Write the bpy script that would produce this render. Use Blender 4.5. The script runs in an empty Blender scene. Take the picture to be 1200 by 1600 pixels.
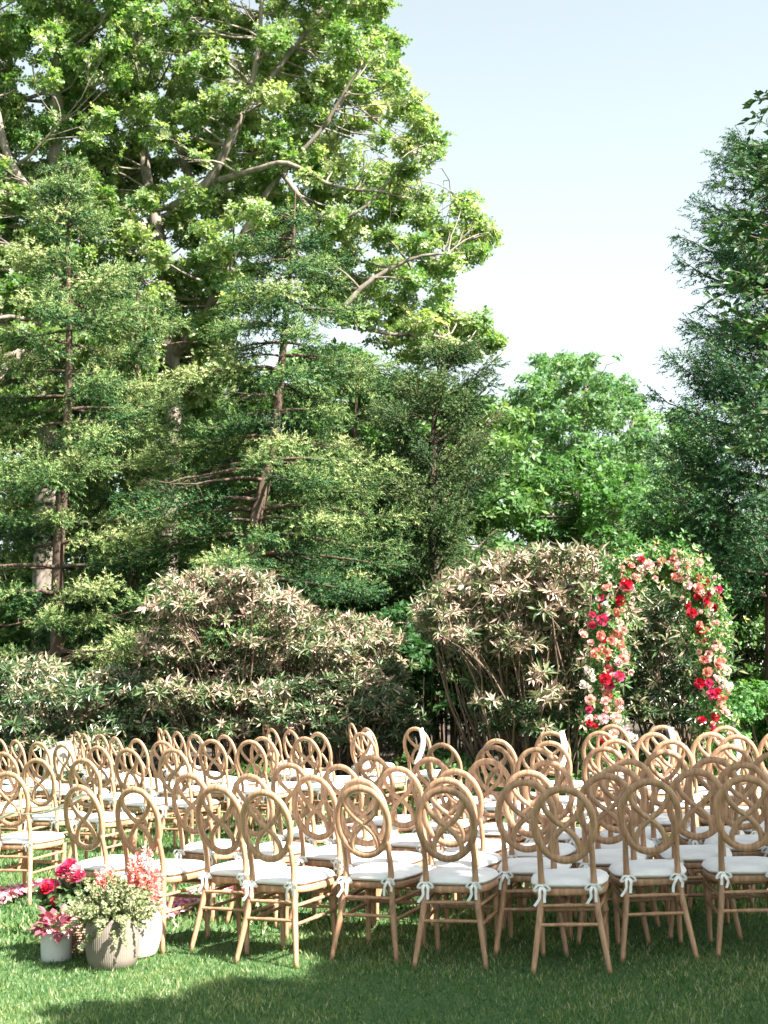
import bpy, math, random
import numpy as np
from mathutils import Vector, Matrix
sc = bpy.context.scene
col = sc.collection
rng = np.random.default_rng(11)
random.seed(5)
PI = math.pi

# ------------------------------------------------------------------ camera
FPX = 1600 * 50 / 36
CAM_H = 1.5
ROLL = math.radians(2.3)
PITCH = math.atan(240 * math.cos(ROLL) / FPX)
_F = np.array([0, math.cos(PITCH), math.sin(PITCH)])
_U0 = np.array([0, -math.sin(PITCH), math.cos(PITCH)])
_X = np.array([1.0, 0, 0])
_R = _X * math.cos(ROLL) - _U0 * math.sin(ROLL)
_U = _U0 * math.cos(ROLL) + _X * math.sin(ROLL)
cam = bpy.data.cameras.new('camera')
cam.sensor_fit = 'VERTICAL'; cam.sensor_height = 36; cam.lens = 50
cam.clip_start = 0.1; cam.clip_end = 3000
cam.dof.use_dof = True; cam.dof.focus_distance = 10.5; cam.dof.aperture_fstop = 5.0
camo = bpy.data.objects.new('camera', cam); col.objects.link(camo)
camo.matrix_world = Matrix(((_R[0], _U[0], -_F[0], 0), (_R[1], _U[1], -_F[1], 0), (_R[2], _U[2], -_F[2], CAM_H), (0, 0, 0, 1)))
sc.camera = camo

def W(px, py, D):
    """world point at distance D (along y) seen at photo pixel px,py"""
    d = _F + _R * (px - 600) / FPX + _U * (800 - py) / FPX
    return np.array([0, 0, CAM_H]) + d * (D / d[1])

# ------------------------------------------------------------------ light
SUN = np.array([0.58, -0.42, 0.72]); SUN /= np.linalg.norm(SUN)
wd = bpy.data.worlds.new('World'); sc.world = wd; wd.use_nodes = True
wn = wd.node_tree; wn.nodes.clear()
sky = wn.nodes.new('ShaderNodeTexSky'); sky.sky_type = 'NISHITA'; sky.sun_disc = False
sky.sun_elevation = math.asin(SUN[2]); sky.sun_rotation = math.atan2(SUN[0], SUN[1])
sky.air_density = 1.0; sky.dust_density = 2.0; sky.ozone_density = 1.0
hs = wn.nodes.new('ShaderNodeHueSaturation'); hs.inputs['Saturation'].default_value = 0.36
bg = wn.nodes.new('ShaderNodeBackground'); bg.inputs[1].default_value = 0.060
wo = wn.nodes.new('ShaderNodeOutputWorld')
wn.links.new(sky.outputs[0], hs.inputs['Color']); tm = wn.nodes.new('ShaderNodeMix'); tm.data_type = 'RGBA'; tm.blend_type = 'MULTIPLY'; tm.inputs[0].default_value = 1; tm.inputs['B'].default_value = (0.99, 1.065, 1.0, 1)
wn.links.new(hs.outputs[0], tm.inputs['A']); wn.links.new(tm.outputs['Result'], bg.inputs[0]); wn.links.new(bg.outputs[0], wo.inputs[0])
sl = bpy.data.lights.new('sun', 'SUN'); sl.energy = 5.0; sl.angle = math.radians(0.55); sl.color = (1.0, 0.94, 0.86)
so = bpy.data.objects.new('sun', sl); col.objects.link(so)
so.rotation_euler = Vector(-SUN).to_track_quat('-Z', 'Y').to_euler(); so.location = (8, -3, 12)
sc.view_settings.view_transform = 'Standard'; sc.view_settings.look = 'None'
sc.view_settings.exposure = 2.35; sc.view_settings.gamma = 1.0; sc.view_settings.use_curve_mapping = False
sc.cycles.max_bounces = 8; sc.cycles.diffuse_bounces = 3; sc.cycles.transmission_bounces = 3; sc.cycles.glossy_bounces = 2
sc.cycles.transparent_max_bounces = 4; sc.cycles.caustics_reflective = False; sc.cycles.caustics_refractive = False

# ------------------------------------------------------------------ helpers
def tag(o, label=None, cat=None, group=None, kind=None):
    if label: o['label'] = label
    if cat: o['category'] = cat
    if group: o['group'] = group
    if kind: o['kind'] = kind
    return o

def empty(name, loc, label, cat, group=None, rz=0.0):
    o = bpy.data.objects.new(name, None); col.objects.link(o)
    o.location = loc; o.rotation_euler = (0, 0, rz); o.empty_display_size = .1
    return tag(o, label, cat, group)

def link(name, me, parent=None, mat=None, loc=None, rot=None, scale=None):
    if mat and not me.materials: me.materials.append(mat)
    o = bpy.data.objects.new(name, me); col.objects.link(o)
    if parent: o.parent = parent
    if loc is not None: o.location = tuple(float(v) for v in loc)
    if rot is not None: o.rotation_euler = rot
    if scale is not None: o.scale = scale if hasattr(scale, '__len__') else (scale,) * 3
    return o

def tri_mesh(name, V, F, tint=None, smooth=False):
    V = np.asarray(V, dtype=np.float32); F = np.asarray(F, dtype=np.int32)
    me = bpy.data.meshes.new(name)
    k = F.shape[1]
    me.vertices.add(len(V)); me.vertices.foreach_set('co', V.ravel())
    me.loops.add(F.size); me.loops.foreach_set('vertex_index', F.ravel())
    me.polygons.add(len(F)); me.polygons.foreach_set('loop_start', np.arange(0, F.size, k, dtype=np.int32))
    me.polygons.foreach_set('use_smooth', np.full(len(F), smooth))
    if tint is not None:
        a = me.attributes.new('tint', 'FLOAT', 'POINT'); a.data.foreach_set('value', np.asarray(tint, dtype=np.float32))
    me.update(calc_edges=True)
    return me

class MB:
    """collects quads/tris of tubes and lathes into ONE mesh"""
    def __init__(s): s.v = []; s.f = []; s.n = 0; s.t = []
    def add(s, V, F, tint=0.5):
        V = np.asarray(V, float); s.v.append(V)
        s.f += [tuple(i + s.n for i in q) for q in F]
        s.t.append(np.full(len(V), tint)); s.n += len(V)
    def tube(s, P, r, seg=8, cap=True, flat=None, up=None, tint=.5):
        P = np.asarray(P, float); n = len(P)
        r = np.broadcast_to(np.asarray(r, float), (n,))
        T = np.gradient(P, axis=0); T /= np.linalg.norm(T, axis=1)[:, None] + 1e-9
        if up is None:
            a = np.array([0, 0, 1.0]) if abs(T[0, 2]) < .9 else np.array([0, 1.0, 0])
        else: a = np.array(up, float)
        A = np.cross(T, a); A /= np.linalg.norm(A, axis=1)[:, None] + 1e-9
        B = np.cross(A, T)
        th = np.arange(seg) * 2 * PI / seg
        ca, sa = np.cos(th), np.sin(th)
        fb = 1.0 if flat is None else flat
        V = P[:, None, :] + r[:, None, None] * (ca[None, :, None] * A[:, None, :] + fb * sa[None, :, None] * B[:, None, :])
        F = [(i * seg + j, i * seg + (j + 1) % seg, (i + 1) * seg + (j + 1) % seg, (i + 1) * seg + j) for i in range(n - 1) for j in range(seg)]
        if cap:
            F.append(tuple(range(seg))[::-1]); F.append(tuple((n - 1) * seg + j for j in range(seg)))
        s.add(V.reshape(-1, 3), F, tint)
    def box(s, c, d, R=None):
        V = np.array([[x, y, z] for x in (-.5, .5) for y in (-.5, .5) for z in (-.5, .5)]) * np.array(d)
        if R is not None: V = V @ np.array(R).T
        s.add(V + np.array(c), [(0, 1, 3, 2), (4, 6, 7, 5), (0, 4, 5, 1), (2, 3, 7, 6), (0, 2, 6, 4), (1, 5, 7, 3)])
    def mesh(s, name, smooth=True, bevel=0):
        me = bpy.data.meshes.new(name)
        V = np.concatenate(s.v); me.from_pydata([tuple(v) for v in V], [], s.f)
        me.polygons.foreach_set('use_smooth', np.full(len(me.polygons), smooth))
        a = me.attributes.new('tint', 'FLOAT', 'POINT'); a.data.foreach_set('value', np.concatenate(s.t).astype(np.float32))
        me.update(); return me

def spline(P, n=24):
    P = np.asarray(P, float); Q = np.vstack([2 * P[0] - P[1], P, 2 * P[-1] - P[-2]])
    out = []
    m = len(P) - 1
    for k in range(n + 1):
        u = k / n * m; i = min(int(u), m - 1); t = u - i
        p0, p1, p2, p3 = Q[i], Q[i + 1], Q[i + 2], Q[i + 3]
        out.append(.5 * (2 * p1 + (p2 - p0) * t + (2 * p0 - 5 * p1 + 4 * p2 - p3) * t * t + (3 * p1 - p0 - 3 * p2 + p3) * t ** 3))
    return np.array(out)

def unit(v):
    return v / (np.linalg.norm(v, axis=-1, keepdims=True) + 1e-9)

def bases(d, up):
    """rotation matrices with columns (side, dir, normal)"""
    d = unit(d); s = unit(np.cross(d, up)); n = np.cross(s, d)
    return np.stack([s, d, n], axis=-1)

def scatter(tv, tf, pos, rot, scale, tint, tvt=None):
    N = len(pos); k = len(tv)
    V = np.einsum('nij,kj->nki', rot, tv) * np.asarray(scale).reshape(-1, 1, 1) + pos[:, None, :]
    F = tf[None] + (np.arange(N) * k)[:, None, None]
    T = np.repeat(np.asarray(tint), k)
    if tvt is not None: T = np.clip(T + np.tile(tvt, N), 0, 1)
    return V.reshape(-1, 3), F.reshape(-1, tf.shape[1]), T

def join(parts):
    V, F, T = [], [], []; n = 0
    for v, f, t in parts:
        V.append(v); F.append(f + n); T.append(t); n += len(v)
    return np.concatenate(V), np.concatenate(F), np.concatenate(T)

def rnd_unit(n):
    v = rng.normal(size=(n, 3)); return unit(v)

# ------------------------------------------------------------------ materials
def nodes(name):
    m = bpy.data.materials.new(name); m.use_nodes = True
    nt = m.node_tree; nt.nodes.clear()
    out = nt.nodes.new('ShaderNodeOutputMaterial')
    return m, nt, out

def ramp(nt, stops):
    r = nt.nodes.new('ShaderNodeValToRGB'); e = r.color_ramp.elements
    while len(e) < len(stops): e.new(.5)
    for i, (p, c) in enumerate(stops):
        e[i].position = p; e[i].color = (*c, 1)
    return r

def leaf_mat(name, stops, trans=.3, rough=.5, spec=.4, tcol=(1.25, 1.35, .6)):
    m, nt, out = nodes(name)
    at = nt.nodes.new('ShaderNodeAttribute'); at.attribute_name = 'tint'
    r = ramp(nt, stops); nt.links.new(at.outputs['Fac'], r.inputs[0])
    b = nt.nodes.new('ShaderNodeBsdfPrincipled'); b.inputs['Roughness'].default_value = rough
    b.inputs['Specular IOR Level'].default_value = spec
    nt.links.new(r.outputs[0], b.inputs['Base Color'])
    t = nt.nodes.new('ShaderNodeBsdfTranslucent')
    mx = nt.nodes.new('ShaderNodeMix'); mx.data_type = 'RGBA'; mx.blend_type = 'MULTIPLY'; mx.inputs[0].default_value = 1
    mx.inputs['B'].default_value = (*tcol, 1)
    nt.links.new(r.outputs[0], mx.inputs['A']); nt.links.new(mx.outputs['Result'], t.inputs[0])
    ms = nt.nodes.new('ShaderNodeMixShader'); ms.inputs[0].default_value = trans
    nt.links.new(b.outputs[0], ms.inputs[1]); nt.links.new(t.outputs[0], ms.inputs[2]); nt.links.new(ms.outputs[0], out.inputs[0])
    return m

def noise_mat(name, c1, c2, scale=8, rough=.7, stretch=(1, 1, 1), bump=.2, spec=.3, detail=6, c3=None, coord='Object', rnd=0.0):
    m, nt, out = nodes(name)
    tc = nt.nodes.new('ShaderNodeTexCoord'); mp = nt.nodes.new('ShaderNodeMapping'); mp.inputs['Scale'].default_value = stretch
    nt.links.new(tc.outputs[coord], mp.inputs[0])
    n = nt.nodes.new('ShaderNodeTexNoise'); n.inputs['Scale'].default_value = scale; n.inputs['Detail'].default_value = detail
    nt.links.new(mp.outputs[0], n.inputs[0])
    st = [(.3, c1), (.7, c2)] if c3 is None else [(.25, c1), (.5, c2), (.75, c3)]
    r = ramp(nt, st); nt.links.new(n.outputs['Fac'], r.inputs[0])
    b = nt.nodes.new('ShaderNodeBsdfPrincipled'); b.inputs['Roughness'].default_value = rough; b.inputs['Specular IOR Level'].default_value = spec
    src = r.outputs[0]
    if rnd:
        oi = nt.nodes.new('ShaderNodeObjectInfo'); hv = nt.nodes.new('ShaderNodeHueSaturation')
        mr = nt.nodes.new('ShaderNodeMapRange'); mr.inputs['To Min'].default_value = 1 - rnd; mr.inputs['To Max'].default_value = 1 + rnd
        nt.links.new(oi.outputs['Random'], mr.inputs['Value']); nt.links.new(mr.outputs[0], hv.inputs['Value'])
        nt.links.new(src, hv.inputs['Color']); src = hv.outputs[0]
    nt.links.new(src, b.inputs['Base Color'])
    if bump:
        bp = nt.nodes.new('ShaderNodeBump'); bp.inputs['Strength'].default_value = bump; bp.inputs['Distance'].default_value = .02
        nt.links.new(n.outputs['Fac'], bp.inputs['Height']); nt.links.new(bp.outputs[0], b.inputs['Normal'])
    nt.links.new(b.outputs[0], out.inputs[0])
    return m

M = {}
M['oak'] = leaf_mat('oak_leaves', [(0, (.045, .13, .035)), (.4, (.10, .20, .055)), (.75, (.22, .30, .12)), (1, (.40, .43, .27))], .5, .40, .5)
M['maple'] = leaf_mat('maple_leaves', [(0, (.045, .13, .045)), (.5, (.10, .21, .08)), (1, (.20, .30, .15))], .42, .5, .35)
M['bright'] = leaf_mat('bright_leaves', [(0, (.035, .125, .03)), (1, (.115, .235, .065))], .45, .5, .4)
M['dim'] = leaf_mat('understory_leaves', [(0, (.025, .085, .025)), (.6, (.085, .18, .05)), (1, (.18, .27, .09))], .35, .5, .35)
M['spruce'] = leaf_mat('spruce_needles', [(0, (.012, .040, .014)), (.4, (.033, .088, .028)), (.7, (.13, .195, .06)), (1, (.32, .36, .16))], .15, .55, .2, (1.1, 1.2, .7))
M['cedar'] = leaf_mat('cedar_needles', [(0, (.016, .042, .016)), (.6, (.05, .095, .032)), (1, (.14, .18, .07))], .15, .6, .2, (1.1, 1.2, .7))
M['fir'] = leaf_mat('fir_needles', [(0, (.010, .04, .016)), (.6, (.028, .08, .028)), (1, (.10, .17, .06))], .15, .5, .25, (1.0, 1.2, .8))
M['shade_leaf'] = leaf_mat('overhanging_leaves', [(0, (.02, .065, .022)), (.8, (.045, .11, .035)), (1, (.10, .15, .06))], .35, .5, .4)
M['rhodo'] = leaf_mat('rhododendron_leaves', [(0, (.03, .075, .025)), (.35, (.09, .14, .05)), (.55, (.24, .22, .13)), (.78, (.37, .265, .205)), (1, (.48, .355, .295))], .15, .42, .5, (1.1, 1.1, .8))
M['rhodo_green'] = leaf_mat('rhododendron_green_leaves', [(0, (.025, .06, .022)), (.7, (.06, .11, .04)), (.85, (.18, .19, .10)), (1, (.38, .31, .22))], .12, .3, .6, (1.1, 1.2, .8))
M['box'] = leaf_mat('shrub_leaves', [(0, (.03, .08, .02)), (1, (.09, .17, .04))], .3, .5, .4)
M['fern'] = leaf_mat('fern_leaves', [(0, (.03, .12, .03)), (1, (.06, .20, .05))], .35, .5, .3)
M['grass'] = leaf_mat('grass_blades', [(0, (.018, .075, .022)), (.4, (.06, .15, .042)), (.75, (.25, .31, .14)), (1, (.52, .48, .32))], .46, .42, .45)
M['arch_green'] = leaf_mat('arch_greenery', [(0, (.04, .12, .03)), (.7, (.11, .24, .06)), (.88, (.33, .36, .2)), (1, (.55, .48, .36))], .35, .5, .35)
M['sprig'] = leaf_mat('pale_sprigs', [(0, (.07, .12, .04)), (.5, (.17, .22, .095)), (1, (.42, .42, .26))], .3, .6, .3, (1.1, 1.1, .8))
M['dark_leaf'] = leaf_mat('dark_plant_leaves', [(0, (.02, .055, .02)), (1, (.09, .14, .05))], .2, .35, .5)
M['coleus'] = leaf_mat('plum_leaves', [(0, (.20, .04, .07)), (.6, (.42, .13, .16)), (1, (.60, .28, .28))], .25, .45, .4, (1.2, .8, .9))
M['bark'] = noise_mat('oak_bark', (.09, .075, .06), (.27, .23, .19), 9, .9, (1, 1, .25), .6)
M['bark_dark'] = noise_mat('spruce_bark', (.05, .035, .028), (.15, .10, .075), 10, .9, (1, 1, .3), .6)
M['twig'] = noise_mat('shrub_stems', (.07, .048, .034), (.20, .145, .105), 12, .85, (1, 1, .4), .4)
M['wood'] = noise_mat('natural_wood', (.25, .135, .072), (.46, .27, .165), 7, .45, (9, 9, 1.1), .15, .4, rnd=.16)
M['linen'] = noise_mat('white_linen', (.72, .70, .71), (.82, .80, .80), 13, .85, bump=.30, spec=.15)
M['ribbon'] = noise_mat('white_ribbon', (.84, .83, .84), (.90, .89, .89), 30, .5, bump=.05, spec=.3)
M['stone'] = noise_mat('pale_stone', (.22, .19, .15), (.42, .37, .30), 14, .9, bump=.8, c3=(.30, .27, .22))
M['pot_white'] = noise_mat('white_glaze', (.42, .43, .42), (.58, .58, .56), 5, .5, bump=.1)
M['pot_taupe'] = noise_mat('taupe_clay', (.145, .12, .10), (.215, .18, .155), 7, .8, bump=.15)
M['pot_pale'] = noise_mat('pale_clay', (.30, .26, .225), (.40, .35, .31), 7, .8, bump=.15)
M['wicker'] = noise_mat('wicker', (.22, .15, .10), (.42, .30, .21), 40, .8, (1, 1, 3), .5)
M['soil'] = noise_mat('potting_soil', (.03, .02, .015), (.07, .05, .035), 40, .95, bump=.8)
M['metal'] = noise_mat('arch_frame_metal', (.05, .06, .045), (.08, .09, .07), 10, .4, bump=0)
M['siding'] = noise_mat('cottage_siding', (.55, .54, .50), (.66, .64, .60), 3, .7, (.3, .3, 8), .1)
M['roofing'] = noise_mat('cottage_roof_slate', (.16, .16, .17), (.26, .25, .25), 12, .9, bump=.4)
M['glass'] = noise_mat('window_glass', (.03, .04, .05), (.05, .06, .07), 2, .08, bump=0, spec=.8)
def petal_mat(name, c, c2):
    return leaf_mat(name, [(0, c), (1, c2)], .25, .55, .25, (1.2, .9, .9))
ROSE = {'r': petal_mat('crimson_petals', (.33, .006, .02), (.52, .02, .05)), 'm': petal_mat('magenta_petals', (.38, .015, .08), (.60, .07, .17)),
        'c': petal_mat('coral_petals', (.58, .14, .115), (.80, .40, .33)), 'p': petal_mat('peach_petals', (.70, .34, .31), (.84, .60, .53)),
        'l': petal_mat('blush_petals', (.62, .34, .38), (.80, .60, .62)), 'w': petal_mat('white_petals', (.75, .70, .60), (.88, .84, .76))}
M['petal_mix'] = leaf_mat('scattered_petals', [(0, (.55, .04, .14)), (.25, (.75, .22, .32)), (.55, (.82, .48, .50)), (.8, (.85, .76, .74)), (1, (.50, .12, .36))], .2, .6, .2, (1.1, .9, .9))

# ------------------------------------------------------------------ ground
def ground():
    n = 60
    xs = np.concatenate([-np.geomspace(900, 14, 14), np.linspace(-12, 12, 32), np.geomspace(14, 900, 14)])
    ys = np.concatenate([-np.geomspace(500, 6, 10), np.linspace(-4, 20, 40), np.geomspace(21, 2500, 18)])
    X, Y = np.meshgrid(xs, ys); Z = np.zeros_like(X)
    V = np.stack([X.ravel(), Y.ravel(), Z.ravel()], 1); w = len(xs)
    F = np.array([(j * w + i, j * w + i + 1, (j + 1) * w + i + 1, (j + 1) * w + i) for j in range(len(ys) - 1) for i in range(w - 1)])
    m, nt, out = nodes('lawn_ground')
    tc = nt.nodes.new('ShaderNodeTexCoord')
    a = nt.nodes.new('ShaderNodeTexNoise'); a.inputs['Scale'].default_value = 55; a.inputs['Detail'].default_value = 8
    b_ = nt.nodes.new('ShaderNodeTexNoise'); b_.inputs['Scale'].default_value = .9; b_.inputs['Detail'].default_value = 4
    nt.links.new(tc.outputs['Object'], a.inputs[0]); nt.links.new(tc.outputs['Object'], b_.inputs[0])
    r1 = ramp(nt, [(.3, (.025, .06, .018)), (.55, (.07, .14, .035)), (.8, (.15, .19, .075))]); nt.links.new(a.outputs['Fac'], r1.inputs[0])
    sp = nt.nodes.new('ShaderNodeSeparateXYZ'); nt.links.new(tc.outputs['Object'], sp.inputs[0])
    mr = nt.nodes.new('ShaderNodeMapRange'); mr.inputs['From Min'].default_value = 15.5; mr.inputs['From Max'].default_value = 17.5
    nt.links.new(sp.outputs['Y'], mr.inputs[0])
    r2 = ramp(nt, [(.35, (.035, .026, .018)), (.65, (.075, .055, .035))]); nt.links.new(a.outputs['Fac'], r2.inputs[0])
    mx = nt.nodes.new('ShaderNodeMix'); mx.data_type = 'RGBA'
    nt.links.new(mr.outputs[0], mx.inputs[0]); nt.links.new(r1.outputs[0], mx.inputs['A']); nt.links.new(r2.outputs[0], mx.inputs['B'])
    p = nt.nodes.new('ShaderNodeBsdfPrincipled'); p.inputs['Roughness'].default_value = .95
    nt.links.new(mx.outputs['Result'], p.inputs['Base Color'])
    bp = nt.nodes.new('ShaderNodeBump'); bp.inputs['Strength'].default_value = .8; bp.inputs['Distance'].default_value = .03
    nt.links.new(a.outputs['Fac'], bp.inputs['Height']); nt.links.new(bp.outputs[0], p.inputs['Normal'])
    nt.links.new(p.outputs[0], out.inputs[0])
    o = link('ground', tri_mesh('ground', V, F), None, m); tag(o, kind='structure')
ground()

def lumpy(P, s):
    return np.sin(P[:, 0] * s + 1.3) * np.cos(P[:, 1] * s * 1.1 + .4) + .6 * np.sin(P[:, 0] * s * 2.3 + P[:, 1] * s * 1.7) + .4 * np.sin(P[:, 0] * s * 5.1 - P[:, 1] * s * 4.3)

def grass():
    parts = []
    def patch(n, y0, y1, hgt, wid, seg3):
        u = rng.random(n); y = np.sqrt(y0 ** 2 + u * (y1 ** 2 - y0 ** 2)); x = (rng.random(n) * 2 - 1) * (.40 * y + .6)
        base = np.stack([x, y, np.zeros(n)], 1)
        lean = rng.normal(size=(n, 3)) * .45; lean[:, 2] = 1; d = unit(lean)
        R = bases(d, rnd_unit(n))
        lum = lumpy(base, 2.1)
        sc_ = hgt * (.55 + .75 * rng.random(n)) * (1 + .18 * lum)
        tint = np.clip(.44 + .11 * lum + rng.normal(size=n) * .2 + (rng.random(n) < .03) * .5, 0, 1)
        if seg3:
            tv = np.array([[0, -.05, 0], [wid, .35, .03], [-wid, .35, .03], [0, 1, .25]]); tf = np.array([[0, 1, 2], [1, 3, 2]])
        else:
            tv = np.array([[-wid, 0, 0], [wid, 0, 0], [0, 1, .15]]); tf = np.array([[0, 1, 2]])
        parts.append(scatter(tv, tf, base, R, sc_, tint))
    patch(150000, 4.8, 8.3, .027, .085, True)
    patch(120000, 8.3, 16.5, .042, .17, False)
    V, F, T = join(parts)
    o = link('lawn_grass', tri_mesh('lawn_grass', V, F, T), None, M['grass']); tag(o, 'short green lawn grass under and around the chairs', 'grass', kind='stuff')
grass()

# ------------------------------------------------------------------ foliage templates
def whorl_tpl(n=6, elev=.25, seed=0, wid=.30, lobed=True):
    r = np.random.default_rng(seed); V = []; F = []; T = []
    for i in range(n):
        a = 2 * PI * i / n + r.normal() * .25; e = elev + r.normal() * .35; L = 1 * r.uniform(.75, 1.1)
        d = np.array([math.cos(a) * math.cos(e), math.sin(a) * math.cos(e), math.sin(e)])
        s = np.cross(d, [0, 0, 1.]); s /= np.linalg.norm(s); nn = np.cross(s, d)
        tw = r.normal() * .5; s = s * math.cos(tw) + nn * math.sin(tw); nn = np.cross(s, d)
        b = len(V)
        if lobed:
            pts = [(0, .08, 0), (-wid * 1.25, .42, .04), (0, .45, -.05), (wid * 1.25, .42, .04), (-wid * .95, .80, 0), (0, 1, -.05), (wid * .95, .80, 0), (0, .7, -.06)]
            fs = [(0, 2, 1), (0, 3, 2), (2, 7, 4), (2, 6, 7), (7, 5, 4), (7, 6, 5)][:6]
            fs = [(0, 2, 1), (0, 3, 2), (2, 5, 4), (2, 6, 5)]
            pts = pts[:7]
        else:
            pts = [(0, .05, 0), (-wid * .5, .5, .05), (0, .52, -.04), (wid * .5, .5, .05), (0, 1, -.08)]
            fs = [(0, 2, 1), (0, 3, 2), (1, 2, 4), (2, 3, 4)]
        V += [s * x + d * y * L + nn * z for x, y, z in pts]; F += [tuple(b + k for k in q) for q in fs]
        T += [r.normal() * .12] * len(pts)
    return np.array(V), np.array(F), np.array(T)

def kite_tpl(n, seed):
    r = np.random.default_rng(seed); V = []; F = []; T = []
    for i in range(n):
        a = 2 * PI * i / n + r.normal() * .3; e = .15 + r.normal() * .4; L = r.uniform(.75, 1.15)
        d = np.array([math.cos(a) * math.cos(e), math.sin(a) * math.cos(e), math.sin(e)]); q = unit(np.cross(d, [0, 0, 1.]) + r.normal(size=3) * .4) * .24
        b = len(V); V += [d * .05, d * .5 * L + q, d * .5 * L - q, d * L]; F += [(b, b + 1, b + 2), (b + 1, b + 3, b + 2)]; T += [r.normal() * .12] * 4
    return np.array(V), np.array(F), np.array(T)

def shoot_tpl(n=9, seed=0, L=.42, w=.10, ang=.85):
    r = np.random.default_rng(seed); V = []; F = []
    for i in range(n):
        y = i / n * .9; a = i * 2.4; d = np.array([math.cos(a) * math.sin(ang), math.cos(ang), math.sin(a) * math.sin(ang)])
        l = L * r.uniform(.8, 1.15) * (1 - .3 * y); s = np.cross(d, [0, 1., 0]); s /= np.linalg.norm(s)
        b = len(V); p = np.array([0, y, 0])
        V += [p - s * w * .5, p + s * w * .5, p + d * l]; F.append((b, b + 1, b + 2))
    return np.array(V), np.array(F), np.zeros(len(V))

OAKT = [whorl_tpl(5, .15, s, .27) for s in range(4)]
FART = [kite_tpl(5, s) for s in range(3)]
LEAFT = [whorl_tpl(6, .1, 10 + s, .62, False) for s in range(2)]
SHOOT = [shoot_tpl(8, s, .42, .13) for s in range(3)]
FEATHER = [shoot_tpl(7, 7 + s, .5, .15, .6) for s in range(2)]
RHODO = [whorl_tpl(7 + s % 3, .0 + .12 * s, 20 + s, .22, False) for s in range(4)]

def blob_leaves(c, rad, n, tpls, size, tint0=.5, tvar=.18, up=.6, gap=True, hollow=.35):
    c = np.asarray(c); rad = np.asarray(rad) if hasattr(rad, '__len__') else np.array([rad, rad, rad * .8])
    d = rnd_unit(n); r = (hollow + (1 - hollow) * rng.random(n) ** .6)
    r *= 1 + .22 * (np.sin(d[:, 0] * 4.1 + c[0] * 7) + np.sin(d[:, 2] * 5.3 + c[2] * 3) + np.sin(d[:, 1] * 4.7 + d[:, 0] * 3))/1.5
    P = c + d * r[:, None] * rad
    if gap:
        g = np.sin(P[:, 0] * 5.5 + c[1]) + np.sin(P[:, 1] * 5 + 1) + np.sin(P[:, 2] * 6.3 + P[:, 0] * 2)
        k = g > -1.1; P = P[k]; d = d[k]
    n = len(P)
    ax = unit(d * .6 + np.array([0, 0, up]) + rnd_unit(n) * .55)
    side = rnd_unit(n)
    R = bases(unit(np.cross(ax, side)), ax)     # columns side, dir, normal ; whorl axis = local z
    R = np.stack([R[..., 0], R[..., 1], R[..., 2]], -1)
    S = size * rng.uniform(.7, 1.25, n)
    t = np.clip(tint0 + rng.normal(size=n) * tvar, 0, 1)
    out = []; ids = rng.integers(0, len(tpls), n)
    for j, tp in enumerate(tpls):
        k = ids == j
        if k.any(): out.append(scatter(tp[0], tp[1], P[k], R[k], S[k], t[k], tp[2]))
    return out

def pip(px, py, poly):
    ins = False; n = len(poly)
    for i in range(n):
        x1, y1 = poly[i]; x2, y2 = poly[(i + 1) % n]
        if (y1 > py) != (y2 > py) and px < (x2 - x1) * (py - y1) / (y2 - y1) + x1: ins = not ins
    return ins

def fill_blobs(poly, D0, D1, rpx, seed, spacing=.9, layers=2):
    r = random.Random(seed); xs = [p[0] for p in poly]; ys = [p[1] for p in poly]; out = []
    for L in range(layers):
        pts = []
        for _ in range(4000):
            x, y = r.uniform(min(xs), max(xs)), r.uniform(min(ys), max(ys))
            if not pip(x, y, poly): continue
            if any((x - a) ** 2 + (y - b) ** 2 < (rpx * spacing * 1.3) ** 2 for a, b in pts): continue
            pts.append((x, y))
        for x, y in pts:
            D = r.uniform(D0, D1); c = W(x, y, D); rr = rpx * r.uniform(.75, 1.3) * D / FPX
            if c[2] > .3: out.append((c, np.array([rr * 1.2, rr * 1.2, rr * .8])))
    return out

def crook(a, b, n=7, amp=.06, sag=0.0):
    a = np.asarray(a, float); b = np.asarray(b, float); L = np.linalg.norm(b - a)
    t = np.linspace(0, 1, n)[:, None]; P = a + (b - a) * t
    w = np.sin(t * PI) * amp * L
    P = P + w * rng.normal(size=3) + rng.normal(size=(n, 3)) * amp * .12 * L * np.sin(t * PI)
    P[:, 2] += (np.sin(t[:, 0] * PI) * -sag * L)
    return P

def per_blob(rad, per, size):
    return (per, size) if np.mean(rad) < .30 else (60, .15)

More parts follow.
